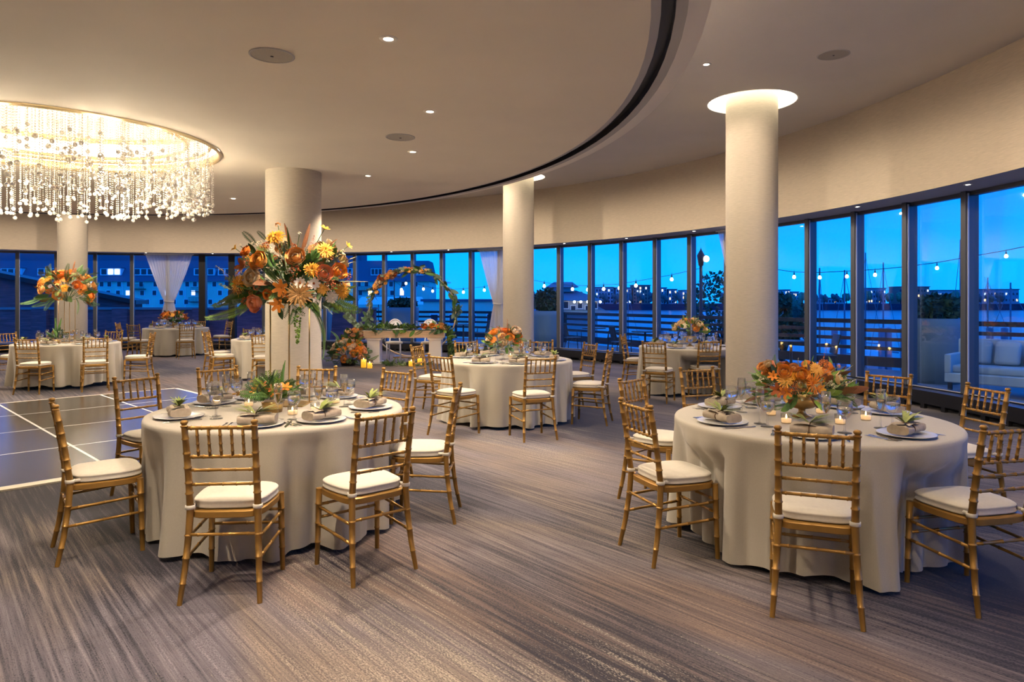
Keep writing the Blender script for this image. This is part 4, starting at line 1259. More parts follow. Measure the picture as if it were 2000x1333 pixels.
for (k, p0, p1, dep, sc, roll) in (('palm_green', (497, 590), (432, 640), -0.12, 1.15, 0.5), ('palm_dark', (603, 588), (680, 668), -0.15, 1.1, -2.2), ('palm_dark', (480, 585), (428, 625), 0.0, 1.0, 1.0), ('fern_lime', (640, 585), (692, 612), -0.2, 1.1, 0.2), ('fern_green', (650, 590), (700, 625), -0.1, 1.0, 0.4),
   ('trail', (579, 600), (582, 672), -0.2, 1.0, 0), ('fern_green', (576, 600), (572, 640), -0.2, 1.0, 0), ('leaf_dark', (545, 600), (549, 625), -0.25, 1.0, 0), ('blade_bronze', (588, 500), (606, 436), 0.0, 1.0, 0.3), ('blade_bronze', (575, 500), (552, 440), 0.05, 1.0, 0.6), ('blade_green', (566, 500), (566, 450), -0.1, 1.1, 1.4), ('blade_green', (600, 520), (618, 480), -0.2, 1.0, 1.4),
   ('spray_cream', (550, 530), (520, 522), -0.3, 1.0, 0), ('spray_cream', (552, 520), (548, 495), -0.3, 1.0, 0), ('spray_cream', (540, 510), (525, 475), -0.1, 1.0, 0), ('spray_blush', (602, 500), (613, 460), -0.15, 1.0, 0), ('spray_cream', (590, 505), (598, 478), -0.2, 1.0, 0), ('spray_pale', (455, 545), (424, 520), 0, 1.0, 0), ('fern_dark', (500, 480), (482, 455), 0, 1.2, 0), ('fern_dark', (520, 470), (505, 450), 0, 1, 0),
   ('euca', (460, 580), (420, 600), 0.0, 1.0, 0), ('euca', (455, 565), (428, 560), 0.05, 1.0, 1), ('blade_pale', (660, 550), (714, 550), 0.0, 1.0, 0), ('blade_pale', (650, 520), (694, 500), 0.0, 1.0, 0), ('blade_pale', (650, 525), (690, 510), 0.05, 1.0, 0), ('leaf_lime', (670, 565), (696, 565), -0.05, 1.0, 1), ('fern_green', (550, 560), (530, 590), -0.32, 1.0, 0), ('leaf_green', (525, 560), (530, 575), -0.33, 1.3, 0),
   ('leaf_dark', (500, 500), (490, 480), -0.1, 1.2, 0), ('euca', (670, 610), (700, 640), -0.1, 1.0, 0), ('fern_green', (600, 590), (585, 610), -0.3, 1.0, 0), ('fern_lime', (610, 590), (625, 612), -0.3, 1.0, 0), ('blade_green', (640, 500), (655, 470), 0, 1, 0), ('blade_bronze', (640, 480), (660, 465), 0, 0.9, 0)):
    a, v = dirpx(p0, p1, dep)
    put(tb, k, a, v, v.length * sc, roll, rnd)
stems(tb, (0, 0, ztop1 + 0.05), hp)

# --- low green clump at the foot of the stand
lg = empty('low_greenery', (PD(552, 800, 4.86).x, 4.66, Z_C), 0, label='low pot of dark green foliage and orange lilies below the largest bouquet', cat='flower arrangement')
m = MB(); m.lathe([(0, 0), (0.06, 0.0), (0.075, 0.07), (0.07, 0.075), (0, 0.07)], 20); ob('pot', m.mesh('pot', BRASS), lg)
rnd = random.Random(8)
for i in range(90):
    a = rnd.random() * 6.283; el = rnd.uniform(0.38, 1.3)
    d = Vector((math.cos(a) * math.cos(el), math.sin(a) * math.cos(el), math.sin(el)))
    put(lg, rnd.choice(['fern_green', 'fern_dark', 'fern_green', 'fern_green', 'blade_green', 'fern_lime']), Vector((0, 0, 0.075)) + d * 0.04, d, rnd.uniform(0.12, 0.2), None, rnd)
for (x, z, k) in ((-0.09, 0.15, 'lily_orange'), (-0.06, 0.18, 'lily_rust'), (0.02, 0.16, 'lily_rust'), (0.05, 0.12, 'fill_orange'), (0.1, 0.17, 'lily_orange')):
    put(lg, k, (x, -0.05, z), (x * 2, -0.5, 0.8), 0.045, None, rnd)
put(lg, 'blade_green', (0.04, 0, 0.08), (0.1, 0, 1), 0.27, 0, rnd); put(lg, 'blade_green', (0.06, 0, 0.08), (0.2, 0.1, 1), 0.24, 1, rnd)

def pedestal_bowl(root, s=1.0):
    m = MB(); m.lathe([(0, 0), (0.055 * s, 0), (0.055 * s, 0.006 * s), (0.03 * s, 0.014 * s), (0.018 * s, 0.03 * s), (0.02 * s, 0.045 * s), (0.065 * s, 0.056 * s), (0.097 * s, 0.085 * s), (0.102 * s, 0.12 * s), (0.09 * s, 0.138 * s), (0.084 * s, 0.136 * s), (0.05 * s, 0.08 * s), (0, 0.07 * s)], 28)
    ob('pedestal_bowl', m.mesh('pedestal_bowl', BRASS), root)
def glass_compote(root):
    m = MB(); m.lathe([(0, 0), (0.06, 0), (0.06, 0.004), (0.012, 0.01), (0.010, 0.05), (0.05, 0.07), (0.085, 0.11), (0.09, 0.15), (0.087, 0.15), (0.08, 0.11), (0, 0.075)], 24); ob('glass_compote', m.mesh('glass_compote', GLASS), root)

# --- orange bouquet in a gold pedestal bowl (front right table)
D2 = 4.47
pb = empty('pedestal_bouquet', (PD(1566, 800, D2).x, D2, Z_C), 0, label='bright orange low bouquet in a gold pedestal bowl', cat='flower arrangement')
pedestal_bowl(pb, 1.15)
def loc2(px, py, dep): return PD(px, py, D2 + dep) - pb.location
M2 = D2 / FPX
rnd = random.Random(31)
hp = []
for k, px, py, s in [('spider_rust', 1587, 751, 20), ('mum_apricot', 1534, 743, 15), ('rose_apricot', 1532, 727, 14), ('rose_apricot', 1566, 733, 15), ('rose_peach', 1562, 752, 14), ('lily_rust', 1519, 762, 14), ('lily_orange', 1534, 766, 13), ('mum_apricot', 1594, 722, 15), ('mum_orange', 1614, 733, 15), ('rose_cream', 1640, 742, 16),
   ('fill_rust', 1608, 712, 11), ('rose_peach', 1490, 718, 11), ('rose_cream', 1500, 712, 9), ('fill_orange', 1637, 717, 5), ('fill_rust', 1548, 762, 10), ('fill_lime', 1572, 768, 8), ('rose_peach', 1550, 720, 10), ('fill_cream', 1625, 755, 8), ('mum_yellow', 1575, 722, 10), ('lily_orange', 1510, 735, 10), ('mum_yellow', 1550, 735, 10), ('fill_lime', 1655, 758, 7), ('fill_cream', 1488, 742, 7), ('lily_yellow', 1603, 760, 10)]:
    ex, ez = (px - 1566) / 95.0, (py - 752) / 62.0
    q = max(0.0, 1 - ex * ex - ez * ez); p = loc2(px, py, -0.22 * math.sqrt(q)); hp.append(p)
    put(pb, k, p, (ex, -0.3 - math.sqrt(q), -ez + 0.25), s * M2 * (0.82 if k.startswith('rose') else 1.0), None, rnd)
for i in range(46):            # spreading greenery round the rim
    a = 2 * PI * i / 46 + rnd.uniform(-0.1, 0.1); el = rnd.uniform(-0.12, 0.75)
    d = Vector((math.cos(a) * math.cos(el), math.sin(a) * math.cos(el), math.sin(el)))
    put(pb, rnd.choice(['fern_green', 'fern_lime', 'leaf_green', 'spray_pale', 'fern_dark', 'leaf_lime', 'blade_pale', 'leaf_bronze']), loc2(1566, 765, 0) + Vector((d.x * 0.17, d.y * 0.15, d.z * 0.10)), d, rnd.uniform(0.13, 0.19) * (0.55 if d.y > 0.15 else 1 if d.y > -0.7 else 0.8), None, rnd)
for i in range(16):
    a = rnd.uniform(0.1, PI - 0.1); zf = rnd.uniform(-0.1, 0.8); r = math.sqrt(1 - zf * zf); d = Vector((r * math.cos(a), r * math.sin(a), zf))
    put(pb, rnd.choice(['rose_peach', 'mum_apricot', 'rose_cream', 'fill_rust', 'rose_orange']), loc2(1566, 752, 0) + Vector((d.x * 0.25, d.y * 0.22, d.z * 0.16)), d, rnd.uniform(0.035, 0.05), None, rnd)
C2 = loc2(1566, 765, 0)
for i in range(130):
    a = rnd.random() * 6.283; zf = rnd.uniform(-0.4, 0.8); r = math.sqrt(1 - zf * zf); d = Vector((r * math.cos(a), r * math.sin(a), zf))
    put(pb, rnd.choice(['leaf_green', 'leaf_lime', 'leaf_lime', 'fern_green', 'leaf_bronze', 'fern_lime', 'spray_pale']), C2 + Vector((d.x * 0.27, d.y * 0.22, d.z * 0.16)) * rnd.uniform(0.65, 1.05), d + Vector((0, 0, 0.1)), rnd.uniform(0.09, 0.14), None, rnd)
for (k, p0, p1, dep, sc, roll) in (('fern_green', (1625, 755), (1680, 775), -0.05, 1.0, 0.3), ('fern_dark', (1630, 758), (1672, 768), -0.1, 1.0, 0.3), ('blade_pale', (1630, 735), (1675, 715), 0, 1.0, 0), ('spray_rust', (1600, 730), (1612, 692), 0, 1.0, 0), ('leaf_lime', (1490, 735), (1465, 722), 0, 1.0, 1), ('spray_pale', (1520, 755), (1490, 735), -0.1, 1.0, 0), ('spray_pale', (1505, 755), (1485, 748), -0.1, 1.0, 0), ('blade_green', (1580, 720), (1592, 694), 0, 1, 0), ('spray_pale', (1560, 730), (1558, 700), 0, 1, 0), ('fern_lime', (1570, 720), (1578, 704), 0, 1.2, 0), ('leaf_bronze', (1500, 765), (1475, 765), -0.1, 1.0, 0.4), ('leaf_bronze', (1505, 755), (1478, 755), -0.05, 1.0, 0.4), ('leaf_green', (1500, 770), (1475, 775), -0.1, 1, 1), ('leaf_green', (1555, 768), (1545, 800), -0.16, 1.0, 0.5), ('spray_pale', (1610, 750), (1640, 755), -0.18, 1.0, 0), ('blade_pale', (1600, 745), (1640, 732), -0.15, 1.0, 0), ('leaf_dark', (1520, 735), (1500, 715), -0.1, 1.0, 0.5), ('leaf_green', (1610, 770), (1640, 785), -0.1, 1.0, 1.0)):
    a, b = loc2(*p0, dep), loc2(*p1, dep); put(pb, k, a, b - a, (b - a).length * sc, roll, rnd)
stems(pb, (0, 0, 0.1), hp)

MIXF = [('rose_apricot', 0.05), ('mum_yellow', 0.05), ('rose_cream', 0.048), ('rose_orange', 0.048), ('daisy_white', 0.035), ('fill_rust', 0.035), ('rose_peach', 0.05), ('mum_orange', 0.05), ('rose_rust', 0.05), ('rose_blush', 0.042)]
MIXL = [('leaf_dark', 0.12, 0.75), ('leaf_green', 0.12, 0.8), ('fern_green', 0.14, 0.75), ('leaf_green', 0.11, 0.7), ('fern_dark', 0.15, 0.8), ('leaf_lime', 0.11, 0.8)]
# --- curtained column table: bouquet in a glass compote
o = empty('compote_bouquet', (-0.11, 8.86, Z_C), 0, label='peach and cream bouquet in a glass compote before the curtained column', cat='flower arrangement')
glass_compote(o); rnd = random.Random(2)
bouquet(o, (0, 0, 0.21), 0.24, 0.24, 0.19, [MIXF[i % 10] for i in range(26)], [MIXL[i % 6] for i in range(50)], 4, low=-0.1)
put(o, 'spray_rust', (0.05, 0, 0.35), (0.1, 0, 1), 0.16); put(o, 'rose_white', (0.16, -0.1, 0.37), (0.3, -0.6, 0.7), 0.06)
# --- table behind the glowing column
o = empty('pedestal_bouquet', (2.98, 11.42, Z_C), 0, label='cream and orange bouquet in a gold pedestal bowl behind the glowing column', cat='flower arrangement')
pedestal_bowl(o, 1.2)
bouquet(o, (0, 0, 0.27), 0.27, 0.24, 0.18, [[('rose_cream', 0.065), ('mum_cream', 0.06), ('rose_apricot', 0.06), ('fill_rust', 0.045), ('rose_cream', 0.06), ('mum_apricot', 0.055)][i % 6] for i in range(18)], [MIXL[i % 6] for i in range(50)], 9, low=0.0)
put(o, 'blade_bronze', (-0.08, -0.05, 0.36), (-0.15, 0, 1), 0.2)
# --- table across the dance floor: tall bouquet on thin gold rods, and a low fern
TX, TY = -8.10, 12.42
o = empty('tall_flower_arrangement', (TX, TY, Z_C), 0, label='tall orange bouquet on thin gold rods across the dance floor', cat='flower arrangement')
m = MB(); m.bevbox((0, 0, 0.004), (0.24, 0.24, 0.008), 0.002); ob('stand_base', m.mesh('stand_base', BRASS, False), o)
zc = PD(132, 565, TY).z - Z_C
for sx, sy in ((-0.10, -0.08), (0.10, -0.08), (0.10, 0.08), (-0.10, 0.08)):
    m = MB(); m.tube([(sx, sy, 0.006), (sx, sy, zc - 0.2)], 0.005, 6); ob('stand_rod', m.mesh('stand_rod', BRASS), o)
bouquet(o, (0, 0, zc - 0.03), 0.44, 0.38, 0.36, [[('rose_orange', 0.075), ('mum_yellow', 0.075), ('rose_apricot', 0.075), ('rose_cream', 0.06), ('mum_orange', 0.07), ('lily_orange', 0.06), ('daisy_white', 0.045), ('rose_peach', 0.07), ('fill_rust', 0.055)][i % 9] for i in range(46)], [[('leaf_dark', 0.2, 0.7), ('leaf_green', 0.2, 0.7), ('fern_green', 0.26, 0.75), ('fern_dark', 0.26, 0.8), ('leaf_bronze', 0.18, 0.8), ('palm_dark', 0.34, 0.75)][i % 6] for i in range(90)], 14, low=-0.35)
put(o, 'palm_dark', (-0.30, -0.2, zc - 0.15), (-0.7, -0.2, -0.55), 0.36, 0.5); put(o, 'palm_dark', (0.28, -0.2, zc - 0.15), (0.7, -0.2, -0.55), 0.36, -2.2); put(o, 'blade_bronze', (0.1, 0, zc + 0.3), (0.2, 0, 1), 0.22)
lg2 = empty('low_greenery', (TX + 0.03, TY - 0.33, Z_C), 0, label='low clump of dark green fern across the dance floor', cat='flower arrangement')
m = MB(); m.lathe([(0, 0), (0.06, 0.0), (0.075, 0.07), (0.07, 0.075), (0, 0.07)], 16); ob('pot', m.mesh('pot', BRASS), lg2)
for i in range(34):
    a = rnd.random() * 6.283; el = rnd.uniform(0.38, 1.3); d = Vector((math.cos(a) * math.cos(el), math.sin(a) * math.cos(el), math.sin(el)))
    put(lg2, rnd.choice(['fern_green', 'fern_dark', 'leaf_green', 'leaf_dark']), Vector((0, 0, 0.075)) + d * 0.04, d, rnd.uniform(0.12, 0.2), None, rnd)
for d in ((-0.15, 0, 1), (0.25, 0, 1), (0.05, 0.1, 1)): put(lg2, 'blade_green', (0, 0, 0.1), d, 0.36, None, rnd)
# --- table below the tied curtain: low bronze bouquet
o = empty('pedestal_bouquet', (-9.50, 19.15, Z_C), 0, label='low bronze and rust bouquet below the tied white curtain', cat='flower arrangement')
pedestal_bowl(o, 1.2)
stems(o, (0, 0, 0.10), [(0.05 * math.cos(k), 0.05 * math.sin(k), 0.27) for k in range(6)], 0.006)
rnd6 = random.Random(66)
for k in range(30):           # leaves spilling over the bowl's rim
    b = 2.4 * k; put(o, ('leaf_dark', 'leaf_bronze', 'leaf_green')[k % 3], (0.05 * math.cos(b), 0.05 * math.sin(b), 0.16 + 0.05 * rnd6.random()), (math.cos(b), math.sin(b), rnd6.uniform(-0.1, 0.7)), rnd6.uniform(0.12, 0.18), None, rnd6)
bouquet(o, (0, 0, 0.275), 0.33, 0.27, 0.17, [[('rose_rust', 0.075), ('mum_orange', 0.07), ('fill_rust', 0.06), ('rose_apricot', 0.07), ('mum_apricot', 0.07), ('rose_white', 0.05)][i % 6] for i in range(26)], [[('leaf_dark', 0.16, 0.75), ('leaf_bronze', 0.15, 0.8), ('leaf_green', 0.15, 0.7)][i % 3] for i in range(40)], 19, low=0.05)
# ------------------------------------------------------------------ sweetheart table, arch and floor flowers by the window
SX, SY = -2.62, 16.75
WOODL = mat('pale_wood', (0.60, 0.46, 0.33), 0.6, noise=0.15, nscale=6, nvec=(1, 12, 12))
WHITEW = mat('white_lacquer', (0.72, 0.70, 0.72), 0.5)
st = empty('sweetheart_table', (SX, SY, 0), RAD(4), label='long pale wood table on white panel legs under the floral arch', cat='table')
m = MB(); m.bevbox((0, 0, 0.785), (2.0, 0.72, 0.03), 0.006); ob('tabletop', m.mesh('tabletop', WOODL, False), st)
m = MB(); m.bevbox((0, -0.33, 0.70), (1.94, 0.03, 0.145), 0.004); m.bevbox((0, 0.33, 0.70), (1.94, 0.03, 0.145), 0.004); m.bevbox((-0.955, 0, 0.70), (0.03, 0.66, 0.145), 0.004); m.bevbox((0.955, 0, 0.70), (0.03, 0.66, 0.145), 0.004)
ob('apron', m.mesh('apron', WOODL, False), st)
for s in (-1, 1):
    m = MB(); m.bevbox((s * 0.74, 0, 0.315), (0.30, 0.56, 0.63), 0.01); m.bevbox((s * 0.74, 0, 0.02), (0.40, 0.66, 0.04), 0.006); m.bevbox((s * 0.74, 0, 0.60), (0.38, 0.62, 0.05), 0.006)
    ob('panel_leg', m.mesh('panel_leg', WHITEW, False), st)
# oval-backed white chairs behind the table
def oval_chair(x, y, label):
    t = empty('oval_back_chair', (x, y, 0), RAD(184), label=label, cat='chair', group='white oval-backed chairs')
    m = MB(); m.tube([(0.19 * math.cos(a), -0.215 - 0.05 * (0.5 + 0.5 * math.sin(a)), 0.80 + 0.235 * math.sin(a)) for a in [2 * PI * k / 28 for k in range(28)]], 0.019, 8, closed=True); ob('back_frame', m.mesh('back_frame', WHITEW), t)
    m = MB(); m.lathe([(0.0, -0.012), (0.175, -0.010), (0.175, 0.010), (0, 0.012)], 28)
    m.v = [(v[0], -0.24 + v[2] - 0.05 * (v[1] / 0.19) * 0.5, 0.80 + v[1] * 1.25) for v in m.v]; ob('back_panel', m.mesh('back_panel', WHITEW), t)
    m = MB(); m.lathe([(0, 0.42), (0.215, 0.42), (0.222, 0.44), (0.21, 0.475), (0.12, 0.49), (0, 0.493)], 28); ob('seat', m.mesh('seat', IVORY), t)
    for sx in (-1, 1):
        m = MB(); m.tube([(sx * 0.17, 0.15, 0), (sx * 0.165, 0.14, 0.42)], [0.012, 0.02], 8); ob('leg', m.mesh('leg', WHITEW), t)
        m = MB(); m.tube([(sx * 0.15, -0.25, 0), (sx * 0.14, -0.17, 0.42), (sx * 0.11, -0.20, 0.60)], [0.012, 0.02, 0.016], 8); ob('leg', m.mesh('leg', WHITEW), t)
c1 = PD(771, 640, 17.55); c2 = PD(840, 640, 17.55)
oval_chair(c1.x, 17.45, 'white oval-backed chair behind the leafy middle of the table garland'); oval_chair(c2.x, 17.45, 'white oval-backed chair behind the orange roses of the table garland')
# round arch
AC = PD(806, 605, 18.35)
ar = empty('floral_arch', (AC.x, 18.35, 0), RAD(4), label='round metal hoop arch wrapped in greenery and peach roses', cat='arch')
AR = 1.16
m = MB(); m.tube([(AR * math.cos(a), 0, 1.19 + AR * math.sin(a)) for a in [2 * PI * k / 72 for k in range(72)]], 0.02, 8, closed=True); ob('hoop', m.mesh('hoop', GOLDTRIM), ar)
m = MB(); m.bevbox((0, 0, 0.02), (1.0, 0.5, 0.04), 0.01); ob('foot_plate', m.mesh('foot_plate', BRASS, False), ar)
rnd = random.Random(77)
for i in range(230):
    a = RAD(rnd.uniform(-8, 203)); p = Vector(((AR + rnd.uniform(-0.05, 0.05)) * math.cos(a), rnd.uniform(-0.06, 0.06), 1.19 + (AR + rnd.uniform(-0.05, 0.05)) * math.sin(a)))
    d = Vector((-math.sin(a), rnd.uniform(-0.7, 0.3), math.cos(a))) * rnd.choice((-1, 1)) + Vector((math.cos(a), 0, math.sin(a))) * rnd.uniform(-0.5, 0.8)
    put(ar, rnd.choice(['leaf_dark', 'leaf_green', 'fern_dark', 'leaf_sage', 'euca']), p, d, rnd.uniform(0.15, 0.26), None, rnd)
for i in range(24):
    a = RAD(rnd.uniform(112, 150)); p = Vector((AR * math.cos(a) + rnd.uniform(-0.08, 0.08), -0.08 + rnd.uniform(-0.05, 0.05), 1.19 + AR * math.sin(a) + rnd.uniform(-0.08, 0.08)))
    put(ar, rnd.choice(['rose_peach', 'rose_blush', 'rose_rust', 'rose_cream', 'mum_apricot']), p, (math.cos(a) * 0.4, -1, 0.3), rnd.uniform(0.055, 0.085), None, rnd)
for i in range(14):
    a = RAD(rnd.uniform(68, 105)); p = Vector((AR * math.cos(a), -0.06, 1.19 + AR * math.sin(a) + rnd.uniform(-0.05, 0.08)))
    put(ar, rnd.choice(['fill_orange', 'lily_yellow', 'fill_cream', 'mum_apricot']), p, (math.cos(a), -0.8, 0.6), rnd.uniform(0.04, 0.06), None, rnd)
# garland along the table front, falling off the right end
ga = empty('table_garland', (SX, SY - 0.25, 0.80), RAD(4), label='leafy garland with orange roses trailing off the pale wood table', cat='garland')
vine = [(-1.02, -0.08, -0.25), (-1.0, -0.05, 0.03), (-0.5, -0.02, 0.035), (0.0, -0.04, 0.03), (0.5, -0.03, 0.035), (0.96, -0.03, 0.04), (1.04, -0.06, -0.1), (1.07, -0.08, -0.45), (1.08, -0.1, -0.72)]
vine_t = [(-1.035, -0.08, -0.25), (-1.03, -0.06, 0.0), (-0.985, -0.05, 0.022), (-0.5, -0.02, 0.014), (0.0, -0.04, 0.014), (0.5, -0.03, 0.014), (0.96, -0.03, 0.022), (1.02, -0.045, 0.012), (1.045, -0.06, -0.1), (1.07, -0.08, -0.45), (1.08, -0.1, -0.72)]
m = MB(); m.tube(vine_t, 0.012, 6); ob('vine', m.mesh('vine', FC['stem']), ga)
def along(t):
    x = t * (len(vine) - 1); i = min(len(vine) - 2, int(x)); return Vector(vine[i]).lerp(Vector(vine[i + 1]), x - i)
for i in range(260):
    p = along(rnd.random()); d = Vector((rnd.uniform(-1, 1), rnd.uniform(-1, 0.3), rnd.uniform(-0.25, 0.7)))
    if abs(p.x) < 0.99:
        if i % 6 == 0: p = Vector((p.x, -0.118, 0.0)); d = Vector((d.x * 0.6, -0.55, -0.35))
        else: d.z = 0.12 + 0.6 * abs(d.z)
    else: d.x = math.copysign(0.2 + abs(d.x), p.x)
    put(ga, rnd.choice(['leaf_dark', 'leaf_green', 'leaf_dark', 'fern_dark', 'euca', 'leaf_lime']), p + Vector((0, 0, 0.02)), d, rnd.uniform(0.14, 0.24), None, rnd)
for (t, k, s) in ((0.50, 'rose_orange', 0.07), (0.55, 'rose_apricot', 0.07), (0.585, 'mum_orange', 0.075), (0.61, 'rose_peach', 0.075), (0.63, 'mum_apricot', 0.07), (0.655, 'rose_cream', 0.07), (0.02, 'rose_blush', 0.06), (0.06, 'rose_cream', 0.06), (0.1, 'fill_rust', 0.05)):
    put(ga, k, along(t) + Vector((0.0, -0.07, 0.06)), (0.1, -1, 0.6), s, None, rnd)
# glasses on the sweetheart table
for px in (738, 814, 822):
    c = PD(px, 640, 16.75); place(FLU if px != 822 else GOB, c.x, 16.75, 0.80, 0, 'clear glass standing on the pale wood table', 'glass', 'glasses on the pale wood table')
# floor bouquet in front of the table's end
fb = empty('floor_bouquet', (-3.85, 16.05, 0), 0, label='heaped floor bouquet of peach roses at the pale wood table foot', cat='flower arrangement')
m = MB(); m.lathe([(0, 0), (0.16, 0), (0.2, 0.14), (0, 0.16)], 20); ob('container', m.mesh('container', BLACK), fb)
bouquet(fb, (0, 0, 0.20), 0.42, 0.34, 0.42, [[('rose_peach', 0.085), ('rose_white', 0.07), ('rose_apricot', 0.08), ('rose_cream', 0.08), ('mum_orange', 0.075), ('rose_blush', 0.075), ('fill_rust', 0.06), ('rose_white', 0.06)][i % 8] for i in range(50)], [[('leaf_dark', 0.24, 0.75), ('fern_dark', 0.28, 0.75), ('leaf_green', 0.2, 0.75), ('euca', 0.24, 0.8)][i % 4] for i in range(80)], 71, low=-0.1)
for (p, d) in (((0.2, -0.1, 0.5), (0.6, -0.1, 0.9)), ((0.1, 0, 0.6), (0.3, 0.1, 1)), ((-0.2, 0, 0.55), (-0.3, 0, 1)), ((0.35, -0.1, 0.15), (1, -0.2, 0.25)), ((-0.4, -0.1, 0.12), (-1, -0.1, 0.05)), ((0.4, -0.05, 0.1), (1, 0, 0.1))):
    put(fb, 'palm_dark', p, d, 0.36, None, rnd)
put(fb, 'rose_blush', (0.12, -0.05, 0.72), (0.1, -0.5, 0.8), 0.07, None, rnd); put(fb, 'rose_cream', (0.02, -0.05, 0.80), (0, -0.5, 0.8), 0.07, None, rnd); put(fb, 'rose_peach', (0.18, -0.05, 0.82), (0.1, -0.5, 0.8), 0.07, None, rnd)
for p in ((0.1, 0, 0.62), (0.05, 0, 0.7), (0.2, 0, 0.65), (0.0, 0, 0.6)): put(fb, 'leaf_dark', p, (rnd.uniform(-0.4, 0.4), -0.3, 1), 0.24, None, rnd); put(fb, 'fern_green', p, (rnd.uniform(-0.6, 0.6), -0.3, 0.7), 0.26, None, rnd)
def pillar_candle(px, py, d, h, r, label):
    c = P(px, py, 0)
    o = empty('hurricane_candle', (c.x, d, 0), 0, label=label, cat='candle')
    m = MB(); m.lathe([(0, 0.002), (r + 0.02, 0.002), (r + 0.02, h + 0.08), (r + 0.017, h + 0.08), (r + 0.017, 0.008), (0, 0.008)], 20); ob('glass_cylinder', m.mesh('glass_cylinder', GLASS), o)
    m = MB(); m.lathe([(0, 0.008), (r, 0.008), (r, h), (r * 0.8, h - 0.006), (0, h - 0.008)], 20); ob('pillar', m.mesh('pillar', AMBER), o)
    m = MB(); m.lathe([(0, h - 0.008), (0.007, h + 0.004), (0.008, h + 0.014), (0.003, h + 0.032), (0, h + 0.04)], 8); ob('flame', m.mesh('flame', FLAME), o)
    pnt('glow', (0, 0, h + 0.06), 1.2, (1, 0.55, 0.15), 0.03, o)
pillar_candle(703, 722, 15.50, 0.19, 0.06, 'tall glowing amber pillar candle before the floor bouquet')
pillar_candle(718, 722, 15.34, 0.12, 0.055, 'short glowing amber pillar candle before the floor bouquet')
pillar_candle(803, 716, 15.85, 0.12, 0.06, 'short glowing amber candle in floor leaves by the pale wood table')
pillar_candle(823, 712, 16.05, 0.20, 0.055, 'tall glowing amber candle in floor leaves by the pale wood table')
fl = empty('floor_greenery', (-2.42, 16.0, 0), 0, label='strip of dark leaves on the carpet around the amber candles', cat='garland')
for i in range(110):
    x = rnd.uniform(-0.6, 0.5); y = rnd.uniform(-0.16, 0.2)
    if min(math.hypot(x - 0.02 + 0.0, y + 0.15), math.hypot(x - 0.3, y - 0.05)) < 0.10: continue
    put(fl, rnd.choice(['leaf_dark', 'fern_dark', 'leaf_sage', 'euca', 'fern_green']), (x, y, 0.015), (rnd.uniform(-1, 1), rnd.uniform(-1, 0.4), rnd.uniform(0.15, 0.7)), rnd.uniform(0.10, 0.17), None, rnd)
# ------------------------------------------------------------------ outside: terrace, harbour, town at dusk
DECK = mat('terrace_paving', (0.14, 0.18, 0.20), 0.6, noise=0.15, nscale=2)
DARKM = mat('dark_outdoor_metal', (0.02, 0.021, 0.025), 0.5)
rail_pts = [Vector(p) for p in ((16.0, 2.0, 0), (13.2, 8.2, 0), (10.6, 12.7, 0), (8.1, 15.8, 0), (5.3, 19.6, 0), (2.0, 25.6, 0), (-2.35, 28.6, 0), (-8.0, 29.6, 0))]
deck = [(p.x, p.y) for p in rail_pts] + [(-30, 30), (-46, 22), (-46, -14), (16, -14)]
m = MB(); m.poly(deck, [[(p.x, p.y) for p in circ(RC, R_WIN + 0.05, 90)]], z=-0.03)
tag(ob('terrace', m.mesh('terrace', DECK, False)), kind='structure')
m = MB()
for i in range(len(rail_pts) - 1):
    a, b = rail_pts[i], rail_pts[i + 1]
    m._add([a + Vector((0, 0, -0.03)), b + Vector((0, 0, -0.03)), b + Vector((0, 0, -4.19)), a + Vector((0, 0, -4.19))], [(0, 1, 2, 3)])
tag(ob('quay_wall', m.mesh('quay_wall', mat('quay_stone', (0.1, 0.1, 0.11), 0.8), False)), kind='structure')
ra = empty('terrace_railing', rail_pts[4], 0, label='dark metal railing of four long bars around the terrace', cat='railing')
for z, h in ((1.05, 0.10), (0.85, 0.08), (0.65, 0.08), (0.44, 0.08), (0.14, 0.22)):
    for i in range(len(rail_pts) - 1):
        a, b = rail_pts[i], rail_pts[i + 1]; c = (a + b) / 2 - ra.location; v = b - a
        m = MB(); m.box((c.x, c.y, z), (v.length, 0.05, h), math.atan2(v.y, v.x)); ob('rail_bar', m.mesh('rail_bar', DARKM, False), ra)
pm = MB(); pm.box((0, 0, 0.54), (0.09, 0.09, 1.08)); pmesh = pm.mesh('post', DARKM, False)
for i in range(len(rail_pts) - 1):
    a, b = rail_pts[i], rail_pts[i + 1]; n = max(2, round((b - a).length / 1.9))
    for k in range(n):
        ob('post', pmesh, ra, a.lerp(b, k / n) + Vector((0, 0, -0.03)) - ra.location, (0, 0, math.atan2((b - a).y, (b - a).x)))
# water
WAT = mat('harbour_water', (0.004, 0.11, 0.16), 0.3, spec=0.35, noise=0.3, nscale=0.05, bump=0.15)
m = MB(); m.poly([(-700, 20), (900, -200), (900, 900), (-700, 900)], z=-4.2)
tag(ob('harbour_water', m.mesh('harbour_water', WAT, False)), 'wide blue harbour water beyond the terrace railing', 'water', None, 'stuff')

